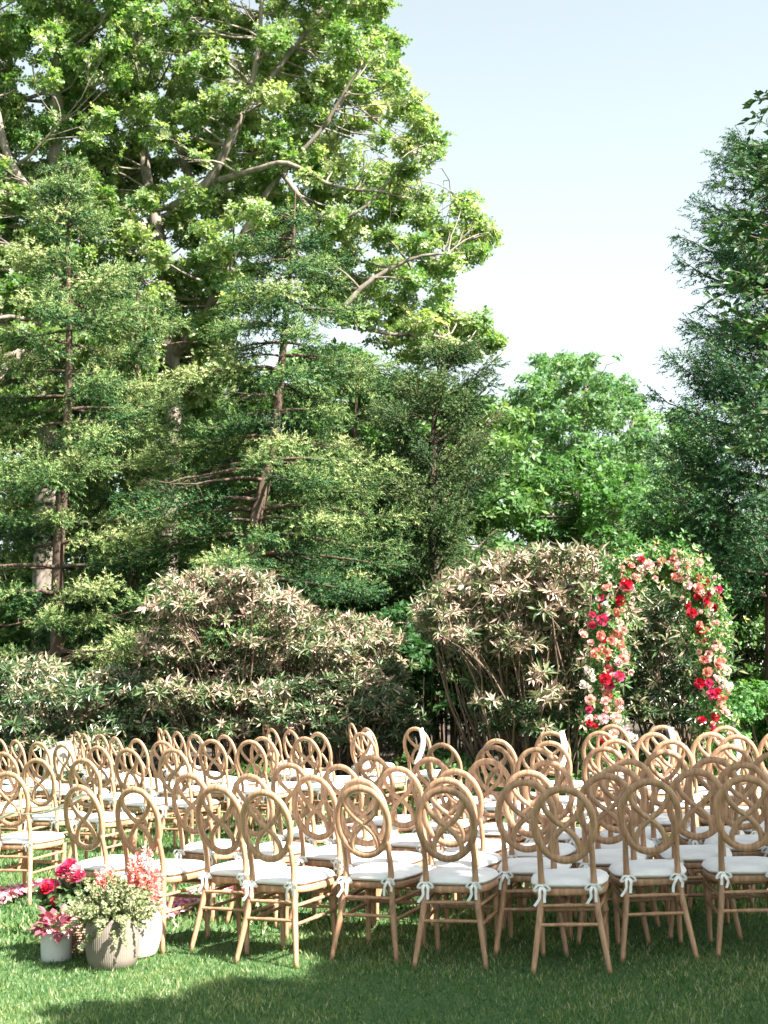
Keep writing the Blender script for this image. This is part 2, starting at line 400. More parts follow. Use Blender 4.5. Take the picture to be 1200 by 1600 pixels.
def broadleaf(name, label, limbs, blobs, tpls, lmat, bmat, per, size, group=None, tint0=.5, up=.6, twigs=4, base=None, gap=True, tvar=.18, vary=False):
    """limbs: list of (points, r0, r1); per = leaf whorls per square metre of blob shell"""
    root = empty(name, base, label, 'tree', group)
    off = -np.array(base, float)
    tb = MB()
    P0, r0, r1 = limbs[0]
    P0 = spline(P0, 18); tb.tube(P0 + off, np.linspace(r0, r1, len(P0)), 10)
    link('trunk', tb.mesh('trunk'), root, bmat)
    bb = MB(); nodesP = [(p, r) for p, r in zip(P0[6:], np.linspace(r0, r1, len(P0))[6:])]
    for P, a, b in limbs[1:]:
        P = spline(P, 14); rr = np.linspace(a, b, len(P)); bb.tube(P + off, rr, 8); nodesP += list(zip(P, rr))
    NP = np.array([p for p, _ in nodesP]); NR = np.array([r for _, r in nodesP])
    for c, rad in blobs:
        d = np.linalg.norm(NP - c, axis=1) + np.maximum(0, NP[:, 2] - c[2]) * 1.5; i = int(np.argmin(d))
        r = min(NR[i] * .6, .012 + .016 * d[i]); P = crook(NP[i], c, 6, .09)
        bb.tube(P + off, np.linspace(r, .008, 6), 5, False)
        for _ in range(twigs):
            e = c + rnd_unit(1)[0] * rad * .85
            bb.tube(crook(P[rng.integers(3, 6)], e, 4, .1) + off, np.linspace(.009, .003, 4), 3, False)
    if bb.n: tag(link('branches', bb.mesh('branches'), root, bmat), kind='stuff')
    parts = []
    for c, rad in blobs:
        pr, sz = per_blob(rad, per, size) if vary else (per, size)
        n = int(pr * 4 * PI * np.mean(rad) ** 2) + 4
        parts += blob_leaves(c, rad, n, tpls, sz, tint0 + rng.normal() * .1, tvar, up, gap)
    V, F, T = join(parts); V = V + off
    tag(link('crown', tri_mesh('crown', V, F, T), root, lmat), kind='stuff')
    return root, len(F)

NT = {}
def conifer(name, label, trunk, r0, z0, z1, Lfun, tpls, lmat, bmat, dz=.17, rise=.1, droop=.35, tip=.3, size=.085, dead=.12, azf=None, tint0=.45, seed=1, dens=1.0, group=None, pad=27):
    """a trunk polyline with whorled, drooping branches carrying flat sprays"""
    g = np.random.default_rng(seed)
    base = np.array([trunk[0][0], trunk[0][1], 0.0])
    root = empty(name, base, label, 'tree', group)
    TP = spline(trunk, 40); rr = r0 * (1 - .96 * np.linspace(0, 1, len(TP)) ** .85)
    tb = MB(); tb.tube(TP - base, rr, 10); link('trunk', tb.mesh('trunk'), root, bmat)
    bb = MB(); pos = []; dirs = []; ups = []; tints = []; scl = []
    z = z0
    while z < z1:
        i = int(np.argmin(abs(TP[:, 2] - z))); c = TP[i]
        for _ in range(g.integers(1, 4)):
            az = g.uniform(0, 2 * PI)
            if azf is not None and not azf(az, g): continue
            h = (z - z0) / (z1 - z0); L = Lfun(h) * g.uniform(.55, 1.15)
            if L < .12: continue
            isdead = g.random() < dead * (1.4 - h)
            d = np.array([math.cos(az), math.sin(az), 0]); t = np.linspace(0, 1, 8)
            zz = (rise * t - droop * t ** 2 + tip * t ** 3) * L
            P = c + d * (t * L)[:, None]; P[:, 2] += zz; P += g.normal(size=P.shape) * .012 * L * t[:, None]
            bb.tube(P - base, np.linspace(.010 + .012 * L, .004, 8), 5, False)
            side = np.array([-d[1], d[0], 0])
            if isdead:
                for _ in range(int(6 + L * 5)):
                    k = g.integers(2, 8); q = P[k]; e = q + (side * g.choice([-1, 1]) * g.uniform(.1, .3) + d * .1 + np.array([0, 0, g.uniform(-.18, .08)])) * min(L, 1.2)
                    bb.tube(crook(q, e, 3, .1) - base, [.004, .003, .002], 3, False)
                continue
            bt = tint0 - .04 + g.normal() * .16
            tt = np.arange(.18, 1.0, .075 / L / dens)
            for tk in tt:
                q = np.array([np.interp(tk, t, P[:, j]) for j in range(3)])
                for sgn in (-1, 1):
                    tl = (.42 * L * (1 - tk) + .12) * g.uniform(.6, 1.15) * (min(1, .35 + tk * 2))
                    tl = min(tl, .6)
                    dd = unit(d * .75 + side * sgn * .8 + np.array([0, 0, g.uniform(-.85, .40)]))
                    m = max(2, int(tl / (size * .8)))
                    s_ = (np.arange(m) + .5) / m
                    hang = -(s_ ** 2) * .22 * tl
                    pp = q + dd * (s_ * tl)[:, None]; pp[:, 2] += hang
                    alt = np.where(np.arange(m) % 2 == 0, 1, -1)[:, None]
                    lat = np.cross(dd, [0, 0, 1.0])
                    ddv = unit(dd * .8 + lat * alt * g.uniform(.3, .9) + g.normal(size=(m, 3)) * .45 + np.array([0, 0, .2]))
                    ddv[-1] = dd
                    pos.append(pp); dirs.append(ddv); tints.append(bt + .22 * s_ * g.uniform(.0, 1.6) + g.normal(size=m) * .10 + .30 * (tk - .6)); scl.append(size * g.uniform(.8, 1.25, m))  # pale young tips; inner twigs darkened, crown shade put into the tint
            for tk in ([.5, .72, .92] if L > 1 else [.6, .92]):
                q = np.array([np.interp(tk, t, P[:, j]) for j in range(3)]) + side * g.normal() * .22 * L * (1.1 - tk); nn = int(pad * g.uniform(.4, 1.4) * (.6 + .35 * L))
                if nn < 2: continue
                dv = unit(g.normal(size=(nn, 3))); rp = (.17 + .07 * L) * g.uniform(.7, 1.2)
                pp = q + dv * (g.random(nn) ** .5)[:, None] * np.array([rp, rp, rp * .5]); pp[:, 2] -= .35 * ((pp[:, 0] - q[0]) ** 2 + (pp[:, 1] - q[1]) ** 2) / rp
                pos.append(pp); dirs.append(unit(dv * .8 + d * .7 + np.array([0, 0, .15]) + g.normal(size=(nn, 3)) * .25))
                tints.append(bt + .10 + .22 * dv[:, 2] + g.normal(size=nn) * .12); scl.append(size * g.uniform(.75, 1.2, nn))  # pad tops paler, undersides darker: light from above put into the tint
            # leading shoots along the branch itself
            m = max(3, int(L / (size * .7))); s_ = np.linspace(.3, 1, m)
            pp = np.stack([np.interp(s_, t, P[:, j]) for j in range(3)], 1)
            pos.append(pp); dirs.append(unit(d + g.normal(size=(m, 3)) * .3)); tints.append(bt + .2 * s_ + g.normal(size=m) * .08); scl.append(size * g.uniform(.8, 1.25, m))
        z += dz * g.uniform(.6, 1.4)
    if bb.n: tag(link('branches', bb.mesh('branches'), root, bmat), kind='stuff')
    P = np.concatenate(pos); Dv = np.concatenate(dirs); T = np.clip(np.concatenate(tints), 0, 1); S = np.concatenate(scl)
    R = bases(Dv, unit(np.array([0, 0, 1.]) + g.normal(size=P.shape) * .3))
    ids = g.integers(0, len(tpls), len(P)); parts = []
    for j, tp in enumerate(tpls):
        k = ids == j; parts.append(scatter(tp[0], tp[1], P[k] - base, R[k], S[k], T[k], tp[2]))
    V, F, T = join(parts)
    tag(link('crown', tri_mesh('crown', V, F, T), root, lmat), kind='stuff')
    NT[label[:30]] = len(F)
    return root

def g0(p): return np.array([p[0], p[1], 0.0])

# ------------------------------------------------------------------ big oaks
D = 24
oak_poly = [(190, -160), (560, -200), (608, -40), (590, 20), (625, 60), (622, 120), (600, 150), (665, 165), (672, 205), (690, 240), (650, 270), (665, 300), (735, 315), (772, 350), (755, 385), (715, 405), (690, 450), (700, 480), (755, 505), (782, 560), (740, 575), (690, 545), (640, 570), (560, 520), (480, 450), (430, 340), (400, 420), (340, 600), (230, 640), (150, 560), (150, 200)]
b1 = fill_blobs(oak_poly, 22, 26, 22, 3, 1.12, 2)
limbs = [([g0(W(262, 1000, D)), W(262, 860, D), W(270, 640, D), W(262, 480, D), W(244, 345, D), W(228, 270, D + .4), W(215, 120, D + .8), W(225, -60, D + 1)], .19, .05),
         ([W(266, 560, D), W(318, 500, D - .3), W(352, 420, D - .6), W(400, 330, D - .8), W(440, 270, D - 1), W(505, 200, D - 1.2), W(560, 120, D - 1)], .10, .02),
         ([W(246, 350, D), W(205, 352, D), W(270, 325, D - .6), W(320, 290, D - .8), W(352, 235, D - .9), W(378, 180, D - 1), W(402, 90, D - 1), W(410, -20, D - 1)][2:], .10, .03),
         ([W(246, 350, D), W(300, 305, D + .8), W(265, 170, D + 1.2), W(290, 60, D + 1), W(300, -80, D + 1)], .10, .04),
         ([W(330, 285, D - .8), W(400, 265, D - 1.4), W(450, 255, D - 1.6), W(520, 290, D - 1.6), W(600, 300, D - 1.6)], .06, .02),
         ([W(352, 420, D - .6), W(440, 470, D - 1), W(520, 490, D - 1.3), W(570, 445, D - 1.4), W(640, 405, D - 1.4), W(700, 395, D - 1.5)], .08, .02),
         ([W(520, 490, D - 1.3), W(600, 520, D - 1.2), W(680, 525, D - 1), W(740, 545, D - 1)], .05, .015),
         ([W(440, 270, D - 1), W(500, 340, D - 1.4), W(560, 330, D - 1.6), W(620, 270, D - 1.5)], .05, .015),
         ([W(505, 200, D - 1.2), W(560, 110, D - 1.4), W(590, 90, D - 1.4)], .03, .012),
         ([W(378, 180, D - 1), W(440, 100, D - .6), W(500, 20, D - .5), W(530, -60, D - .5)], .05, .02)]
_, n = broadleaf('oak_tree', 'large sunlit oak with pale grey limbs, its crown spreading over the middle top', limbs, b1, OAKT, M['oak'], M['bark'], 66, .13, base=g0(limbs[0][0][0]), twigs=4, tint0=.72)
NT['oak'] = n
oak2 = [(-160, -160), (190, -160), (215, 0), (190, 120), (170, 240), (150, 380), (120, 560), (60, 680), (-160, 700)]
b2 = fill_blobs(oak2, 22, 25.5, 22, 8, 1.15, 2)
D = 23.5
limbs = [([g0(W(60, 1010, D)), W(72, 700, D), W(78, 440, D), W(88, 200, D), W(92, 60, D), W(85, -120, D)], .2, .06),
         ([W(78, 400, D), W(62, 328, D - .4), W(15, 250, D - .6), W(-5, 170, D - .6), W(-30, 20, D - .4)], .10, .04),
         ([W(20, 262, D - .5), W(50, 240, D - .7), W(95, 190, D - .9)], .04, .015),
         ([W(90, 160, D), W(120, 60, D + .3), W(160, -60, D + .5)], .07, .03)]
_, n = broadleaf('oak_tree', 'second oak behind the leftmost spruce, crown filling the top left corner', limbs, b2, OAKT, M['oak'], M['bark'], 66, .13, base=g0(limbs[0][0][0]), twigs=4, tint0=.6)
NT['oak2'] = n

# ------------------------------------------------------------------ conifers on the left
D = 20
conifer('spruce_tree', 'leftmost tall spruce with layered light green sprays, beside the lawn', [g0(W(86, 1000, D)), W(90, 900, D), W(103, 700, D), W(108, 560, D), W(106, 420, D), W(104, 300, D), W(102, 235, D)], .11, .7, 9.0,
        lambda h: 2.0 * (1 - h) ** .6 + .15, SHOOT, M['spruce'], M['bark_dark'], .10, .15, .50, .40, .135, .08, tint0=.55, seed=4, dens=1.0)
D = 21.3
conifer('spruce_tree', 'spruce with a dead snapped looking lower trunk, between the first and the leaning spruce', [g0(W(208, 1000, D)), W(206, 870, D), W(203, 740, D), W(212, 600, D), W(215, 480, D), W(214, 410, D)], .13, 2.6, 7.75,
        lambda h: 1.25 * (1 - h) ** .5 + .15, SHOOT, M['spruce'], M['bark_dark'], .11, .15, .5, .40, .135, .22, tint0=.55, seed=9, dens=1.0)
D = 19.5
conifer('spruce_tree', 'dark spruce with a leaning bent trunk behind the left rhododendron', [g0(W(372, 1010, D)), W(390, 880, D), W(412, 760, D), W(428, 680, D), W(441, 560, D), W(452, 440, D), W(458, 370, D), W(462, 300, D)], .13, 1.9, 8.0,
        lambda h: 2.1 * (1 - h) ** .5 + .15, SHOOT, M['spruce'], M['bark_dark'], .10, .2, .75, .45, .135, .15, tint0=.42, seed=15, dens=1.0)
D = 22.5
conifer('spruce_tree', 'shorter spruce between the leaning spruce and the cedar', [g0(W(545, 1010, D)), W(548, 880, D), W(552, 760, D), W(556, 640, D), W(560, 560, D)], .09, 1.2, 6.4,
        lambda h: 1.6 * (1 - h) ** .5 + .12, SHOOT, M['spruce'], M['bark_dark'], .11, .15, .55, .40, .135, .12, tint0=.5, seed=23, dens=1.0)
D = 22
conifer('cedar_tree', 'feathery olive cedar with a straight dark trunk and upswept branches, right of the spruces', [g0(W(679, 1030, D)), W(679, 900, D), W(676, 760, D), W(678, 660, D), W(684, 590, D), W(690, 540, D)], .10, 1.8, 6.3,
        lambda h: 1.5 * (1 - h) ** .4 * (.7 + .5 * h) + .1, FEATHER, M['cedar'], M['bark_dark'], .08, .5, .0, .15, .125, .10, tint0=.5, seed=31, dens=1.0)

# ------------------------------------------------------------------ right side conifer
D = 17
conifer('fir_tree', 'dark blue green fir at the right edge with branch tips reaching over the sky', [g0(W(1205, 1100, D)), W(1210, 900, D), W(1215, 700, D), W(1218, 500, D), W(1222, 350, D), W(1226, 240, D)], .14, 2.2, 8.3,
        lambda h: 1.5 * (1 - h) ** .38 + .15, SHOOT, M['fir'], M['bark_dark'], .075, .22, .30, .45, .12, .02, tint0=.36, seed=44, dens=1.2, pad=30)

# ------------------------------------------------------------------ far trees
def far_tree(label, poly, D0, D1, rpx, seed, mat, tpl, size, per, trunks, group='trees beyond the lawn', tint0=.5, up=.5):
    bl = fill_blobs(poly, D0, D1, rpx, seed, .92, 2)
    limbs = []
    for P in trunks: limbs.append(([g0(W(*P[0]))] + [W(*q) for q in P], .013 * D0 * .35, .02))
    _, n = broadleaf('tree', label, limbs, bl, tpl, mat, M['bark'], per, size, group, base=g0(W(*trunks[0][0])), twigs=2, tint0=tint0, up=up)
    NT[label[:24]] = n
far_tree('rounded maple with a full pale green crown standing against the sky right of centre',
         [(800, 640), (822, 590), (850, 565), (880, 560), (905, 557), (945, 565), (975, 600), (1005, 640), (1022, 690), (1035, 740), (1040, 800), (1000, 860), (860, 870), (800, 800), (790, 710)],
         32, 37, 20, 5, M['maple'], FART, .13, 55, [[(915, 1000, 34), (912, 860, 34), (905, 760, 34), (895, 640, 34)], [(912, 880, 34), (960, 800, 34), (980, 700, 34)], [(912, 890, 34), (860, 800, 34), (845, 700, 34)]], tint0=.6)
far_tree('bright green young tree in front of the rounded maple',
         [(835, 740), (880, 715), (930, 715), (985, 740), (1005, 790), (985, 860), (930, 880), (850, 870), (815, 810)],
         28, 30, 18, 6, M['bright'], FART, .12, 50, [[(905, 1000, 29), (908, 860, 29), (900, 760, 29)], [(908, 900, 29), (955, 800, 29)]], tint0=.6)
far_tree('hazy pale small tree between the maple and the fir',
         [(1045, 650), (1090, 660), (1110, 720), (1110, 820), (1060, 850), (1035, 790)],
         36, 40, 18, 7, M['maple'], FART, .14, 45, [[(1080, 1000, 38), (1078, 860, 38), (1075, 740, 38)]], tint0=.75)
far_tree('leafy understory tree behind the leftmost spruce',
         [(-120, 420), (60, 400), (180, 470), (250, 600), (260, 900), (100, 960), (-120, 960)],
         26, 31, 34, 12, M['dim'], FART, .165, 42, [[(20, 1000, 29), (30, 800, 29), (60, 560, 29)]], tint0=.6)
far_tree('green understory tree seen between the spruce trunks',
         [(240, 480), (330, 520), (420, 600), (470, 760), (460, 960), (260, 960)],
         27, 31, 34, 13, M['dim'], FART, .165, 42, [[(330, 1000, 29), (335, 800, 29), (340, 620, 29)]], tint0=.7)
far_tree('green understory tree behind the leaning spruce and the cedar',
         [(450, 560), (560, 560), (650, 600), (720, 620), (800, 640), (820, 780), (800, 960), (480, 960)],
         27, 32, 32, 14, M['dim'], FART, .165, 42, [[(600, 1000, 29), (605, 800, 29), (610, 640, 29)]], tint0=.6)

# low shrubs closing the view under the trees
def shrub(name, label, poly, D0, D1, rpx, seed, mat, tpl, size, per, group=None, tint0=.5, hollow=.35, stemc='twig', cat='shrub'):
    bl = fill_blobs(poly, D0, D1, rpx, seed, .9, 2)
    cx = np.mean([b[0][0] for b in bl]); cy = np.mean([b[0][1] for b in bl]); base = np.array([cx, cy, 0])
    root = empty(name, base, label, cat, group)
    sb = MB()
    for c, rad in bl:
        q = base + np.array([(c[0] - cx) * .45, (c[1] - cy) * .4, 0])
        sb.tube(crook(q, c, 6, .07) - base, np.linspace(.022, .006, 6), 5, False)
    tag(link('stems', sb.mesh('stems'), root, M[stemc]), kind='stuff')
    parts = []
    for c, rad in bl:
        parts += blob_leaves(c, rad, int(per * 4 * PI * np.mean(rad) ** 2) + 4, tpl, size, tint0 + rng.normal() * .08, .2, .5, True, hollow)
    V, F, T = join(parts); V[:, 2] = np.maximum(V[:, 2], .01)
    tag(link('foliage', tri_mesh('foliage', V - base, F, T), root, mat), kind='stuff')
    NT[label[:26]] = len(F)
    return root
shrub('shrub', 'low dark shrubbery under the leftmost spruces', [(-100, 930), (260, 930), (260, 1080), (-100, 1100)], 22, 24.5, 30, 51, M['dim'], FART, .14, 42, 'low shrubs in the shade under the trees')
shrub('shrub', 'low dark shrubbery behind the left rhododendron', [(260, 920), (660, 920), (660, 1080), (260, 1080)], 22, 24.5, 30, 52, M['dim'], FART, .14, 42, 'low shrubs in the shade under the trees')
shrub('shrub', 'low dark shrubbery behind the right rhododendron', [(640, 900), (1000, 900), (1000, 1070), (640, 1070)], 22, 25.5, 30, 53, M['dim'], FART, .14, 42, 'low shrubs in the shade under the trees')
shrub('shrub', 'tall dark green bush right of the arch under the fir', [(1130, 840), (1290, 820), (1290, 1080), (1140, 1080), (1120, 960)], 17.5, 19.5, 30, 54, M['box'], FART, .09, 130, tint0=.6)
shrub('shrub', 'mixed bush with small leaves behind the right leg of the arch', [(1010, 800), (1130, 800), (1140, 1000), (1050, 1000)], 21, 23, 28, 55, M['dim'], FART, .10, 90, tint0=.4)
shrub('shrub', 'low rounded yellow green shrub right of the arch', [(1155, 1085), (1240, 1070), (1290, 1160), (1140, 1165)], 14.3, 15.6, 22, 56, M['bright'], LEAFT, .055, 170, tint0=.55)

shrub('shrub', 'dark bush in the gap between the two tan rhododendrons', [(600, 960), (760, 960), (780, 1120), (600, 1130)], 18.6, 20, 26, 57, M['dim'], FART, .10, 80, tint0=.2)  # added bush, its dark leaf tint stands in for shade in the gap

shrub('shrub', 'leafy hedge carrying on to the right of the fir, past the edge of the view', [(1290, 900), (1700, 880), (1700, 1090), (1290, 1090)], 18, 20, 40, 58, M['dim'], FART, .12, 50)
far_tree('broad green tree standing to the right of the fir, past the edge of the view', [(1330, 500), (1450, 380), (1600, 420), (1680, 600), (1660, 900), (1330, 900)], 22, 25, 42, 59, M['dim'], FART, .17, 26, [[(1490, 1000, 23.5), (1495, 800, 23.5), (1500, 600, 23.5)]], tint0=.6)

# ------------------------------------------------------------------ rhododendrons (leaf whorls as parts on the side one sees)
def rhodo(label, poly, D0, D1, rpx, seed, mat, size, per, tint0, nparts, whorl_meshes, Dc, stemw=.02, group='rhododendrons behind the chairs'):
    g = random.Random(seed)
    bl = fill_blobs(poly, D0, D1, rpx, seed, .82, 2)
    cx = np.mean([b[0][0] for b in bl]); base = np.array([cx, Dc, 0.0])
    root = empty('rhododendron', base, label, 'shrub', group)
    sb = MB(); ends = []
    for bi, (c, rad) in enumerate(bl):
        q = base + np.array([(c[0] - cx) * g.uniform(.2, .75), (c[1] - Dc) * .3, 0]); P = crook(q, c, 9, .07, -.02)
        if bi % 2 == 0: sb.tube(P - base, np.linspace(stemw * g.uniform(.5, 1), .006, 9), 5, False)
        n = int(per * 4 * PI * np.mean(rad) ** 2) + 2
        d = rnd_unit(n); d[:, 2] = np.abs(d[:, 2]) * .9 - .25
        E = c + d * rad * (rng.uniform(.35, 1.35, n) + (rng.random(n) < .05) * .6)[:, None]
        for e in E[::3]: sb.tube(crook(P[-1 - g.randint(0, 2)], e, 3, .10) - base, [.007, .005, .004], 3, False)
        ends.append(np.concatenate([E, np.repeat(c[None], n, 0)], 1))
    tag(link('stems', sb.mesh('stems'), root, M['twig']), kind='stuff')
    E = np.concatenate(ends); E = E[E[:, 2] > .08]; n = len(E); P = E[:, :3]
    ax = unit((P - E[:, 3:]) * 1.2 + np.array([0, -.25, .5]) + rnd_unit(n) * .4)
    R = bases(unit(np.cross(ax, rnd_unit(n))), ax)
    S = size * rng.uniform(.75, 1.25, n); T = np.clip(tint0 + rng.normal(size=n) * .2 + .24 * (P[:, 2] - P[:, 2].mean()), 0, 1)  # tint rises with height: lit top and shaded base put into colour
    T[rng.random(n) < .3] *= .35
    order = np.argsort(P[:, 1]); near = order[:nparts]; rest = order[nparts:]
    for i in near:
        o = link('leaf_cluster', whorl_meshes[g.randrange(len(whorl_meshes))], root)
        o.matrix_basis = Matrix.Translation(Vector(P[i] - base)) @ Matrix([list(r) for r in R[i]]).to_4x4() @ Matrix.Scale(float(S[i]), 4)
    parts = []; ids = rng.integers(0, len(RHODO), len(rest))
    for j, tp in enumerate(RHODO):
        k = rest[ids == j]; parts.append(scatter(tp[0], tp[1], P[k], R[k], S[k], T[k], tp[2]))
    V, F, T = join(parts)
    tag(link('foliage', tri_mesh('foliage', V - base, F, T), root, mat), kind='stuff')
    NT[label[:26]] = len(F)
def whorl_set(mat, tints):
    out = []
    for i, t in enumerate(tints):
        tp = RHODO[i % len(RHODO)]; me = tri_mesh('leaf_cluster', tp[0], tp[1], np.clip(t + tp[2], 0, 1)); me.materials.append(mat); out.append(me)
    return out
WT = whorl_set(M['rhodo'], [.12, .28, .5, .6, .68, .78, .88, .4])
WG = whorl_set(M['rhodo_green'], [.2, .4, .55, .7, .85, .92, .3, .6])
rhodo('large rhododendron with tan leaf whorls at centre left behind the chairs', [(262, 915), (300, 905), (345, 895), (385, 900), (420, 925), (470, 950), (525, 985), (560, 960), (595, 990), (625, 1060), (640, 1130), (560, 1150), (300, 1150), (230, 1090), (240, 980)],
      16.9, 19, 22, 61, M['rhodo'], .125, 40, .52, 290, WT, 18.2)
rhodo('rhododendron with spidery tan leaf whorls left of and behind the arch', [(700, 905), (760, 885), (820, 870), (880, 865), (940, 880), (975, 920), (985, 1000), (960, 1100), (900, 1140), (760, 1140), (740, 1030), (700, 1000), (660, 970)],
      15.2, 17.2, 20, 62, M['rhodo'], .14, 38, .47, 285, WT, 16.5)
rhodo('rhododendron seen through the opening of the flower arch', [(985, 960), (1060, 930), (1110, 960), (1125, 1060), (1120, 1130), (1000, 1130), (960, 1060)],
      15.6, 17.4, 22, 63, M['rhodo_green'], .13, 28, .55, 150, WG, 16.6)
rhodo('glossy green rhododendron with pale whorls at the far left behind the chairs', [(-60, 1050), (40, 1040), (130, 1050), (230, 1060), (260, 1110), (260, 1170), (-60, 1180)],
      17, 18.6, 24, 64, M['rhodo_green'], .125, 34, .66, 220, WG, 17.8)
rhodo('low dark rhododendron under the tan one behind the middle chairs', [(420, 1080), (520, 1060), (620, 1080), (650, 1140), (640, 1170), (420, 1160)],
      16.7, 17.6, 20, 65, M['rhodo_green'], .11, 34, .7, 120, WG, 17.2)

# ------------------------------------------------------------------ the overhanging tree at the right: shades the front of the lawn
def shade_tree():
    base = np.array([6.6, 3.6, 0]); bl = []
    g = random.Random(3)
    spr = [(1206, 150, 8.4), (1212, 215, 8.3), (1208, 250, 8.2), (1195, 262, 8.2), (1208, 300, 8.1), (1190, 328, 8.0), (1175, 345, 8.0), (1212, 350, 8.1), (1200, 385, 8.0), (1180, 410, 7.9), (1165, 440, 7.9), (1205, 450, 7.9),
           (1195, 490, 7.8), (1185, 530, 7.8), (1208, 560, 7.8), (1195, 600, 7.8), (1185, 640, 7.8), (1208, 690, 7.8), (1150, 362, 8.0), (1150, 425, 7.9), (1160, 500, 7.8), (1215, 620, 7.9)]
    targets = []
    for _ in range(2600):
        x, y = g.uniform(-1.9, 3.4), g.uniform(3.6, 10.4)
        edge = 6.5 + (x + 1.5) * (.75 if x < -.2 else 1.1) - (0 if x < -.2 else .45) if x < 1 else 9.3 + (x - 1) * .55
        if y > edge - .35: continue
        if x < -.7 - .0 and y < 5.2 + (x + .7) * -.6: pass
        z = g.uniform(4.6, 6.4); c = np.array([x, y, 0]) + SUN / SUN[2] * z
        if c[0] - .6 < .30 * c[1] + .15 and c[1] > 0: continue
        if any(np.linalg.norm((c - b) * np.array([1, 1, .6])) < .62 for b in targets): continue
        targets.append(c)
    for c in targets: r = g.uniform(.40, .62); bl.append((c, np.array([r, r, r * .7])))
    limbs = [([base, base + [0, 0, 1.8], base + [-.1, .1, 3.4], base + [0, .2, 5.2], base + [.1, 0, 7.2], base + [0, 0, 9]], .2, .04),
             ([base + [-.1, .1, 3.0], base + [-1, 1.2, 3.9], base + [-2.2, 2.6, 4.3], base + [-3.4, 3.8, 4.4]], .08, .02),
             ([base + [-.1, .1, 3.4], base + [-1.2, -.3, 4.3], base + [-2.4, -.9, 5]], .09, .03),
             ([base + [0, .2, 5], base + [1, 1.3, 6.2], base + [1.6, 2.6, 6.8]], .07, .02),
             ([base + [0, .2, 4.6], base + [1.2, -1, 5.6], base + [2, -2, 6.4]], .07, .02)]
    _, n = broadleaf('overhanging_tree', 'broad leafy tree beyond the right edge whose crown shades the nearest chairs', limbs, bl, LEAFT, M['shade_leaf'], M['bark_dark'], 230, .072, base=base, twigs=3, tint0=.38, up=.4, gap=False, vary=True)
    NT['shade'] = n
    young_beech(spr)

def young_beech(spr):
    """slender tree just beyond the right edge of the view; its sprays reach in"""
    base = np.array([3.15, 8.1, 0]); r = empty('beech_tree', base, 'slender young beech whose narrow leafed sprays hang in at the right edge beside the fir', 'tree')
    q = np.random.default_rng(5); V = []; F = []; T = []; tw = MB(); tk = MB()
    TR = spline([base, base + [.05, 0, 1.6], base + [-.03, .04, 3.2], base + [.04, 0, 4.8], base + [0, 0, 6.6]], 24)
    tk.tube(TR - base, np.linspace(.07, .012, 25), 9); link('trunk', tk.mesh('trunk'), r, M['bark'])
    tips = [(W(x, y, D), np.array([-1, q.normal() * .4, q.normal() * .3])) for x, y, D in spr]
    for _ in range(95):
        z = q.uniform(2.6, 6.7); a = q.uniform(-2.2, 2.2); R = (1.15 - .13 * (z - 2.6)) * q.uniform(.5, 1); d = np.array([math.cos(a), math.sin(a), q.normal() * .15])
        p = base + np.array([0, 0, z]) + d * R
        if p[0] > .285 * p[1] + .25: tips.append((p, d))
    for e_, d0 in tips:
        z0 = max(1.8, e_[2] - .45 * np.hypot(e_[0] - base[0], e_[1] - base[1]) - q.uniform(0, .3)); a_ = TR[int(np.argmin(abs(TR[:, 2] - z0)))]
        m_ = a_ * .45 + e_ * .55 + np.array([0, 0, q.uniform(.05, .2)]); tw.tube(spline([a_, m_, e_], 9) - base, np.linspace(.014, .004, 10), 5, False)
        for m in range(5):
            d = unit(unit(d0) + q.normal(size=3) * np.array([.35, .55, .4])); L = q.uniform(.16, .36); o_ = e_ + (m_ - e_) * q.uniform(0, .5)
            P = o_ + d * (np.linspace(0, 1, 8) * L)[:, None]; P[:, 2] -= np.linspace(0, 1, 8) ** 2 * .05; tw.tube(P - base, np.linspace(.004, .0015, 8), 4, False)
            for k in range(11):
                u = (k + 1) / 11; p = P[min(7, int(u * 7))]; sg = 1 if k % 2 else -1
                side = unit(np.cross(d, [0, 0, 1.])) * sg; ld = unit(d * .8 + side * q.uniform(.2, .9) + np.array([0, 0, q.normal() * .28 - .1])) if k < 10 else d
                ll = q.uniform(.045, .085); nn = unit(np.cross(ld, unit(q.normal(size=3)))); w = ll * .26; b = len(V)
                V += [p, p + ld * ll * .45 + nn * w, p + ld * ll * .48 + np.cross(ld, nn) * w * .4, p + ld * ll * .45 - nn * w, p + ld * ll]
                F += [(b, b + 2, b + 1), (b, b + 3, b + 2), (b + 1, b + 2, b + 4), (b + 2, b + 3, b + 4)]; T += [q.uniform(0, 1)] * 5
    tag(link('crown', tri_mesh('crown', np.array(V) - base, np.array(F), np.array(T)), r, M['shade_leaf']), kind='stuff')
    tag(link('branches', tw.mesh('branches'), r, M['bark_dark']), kind='stuff')
shade_tree()

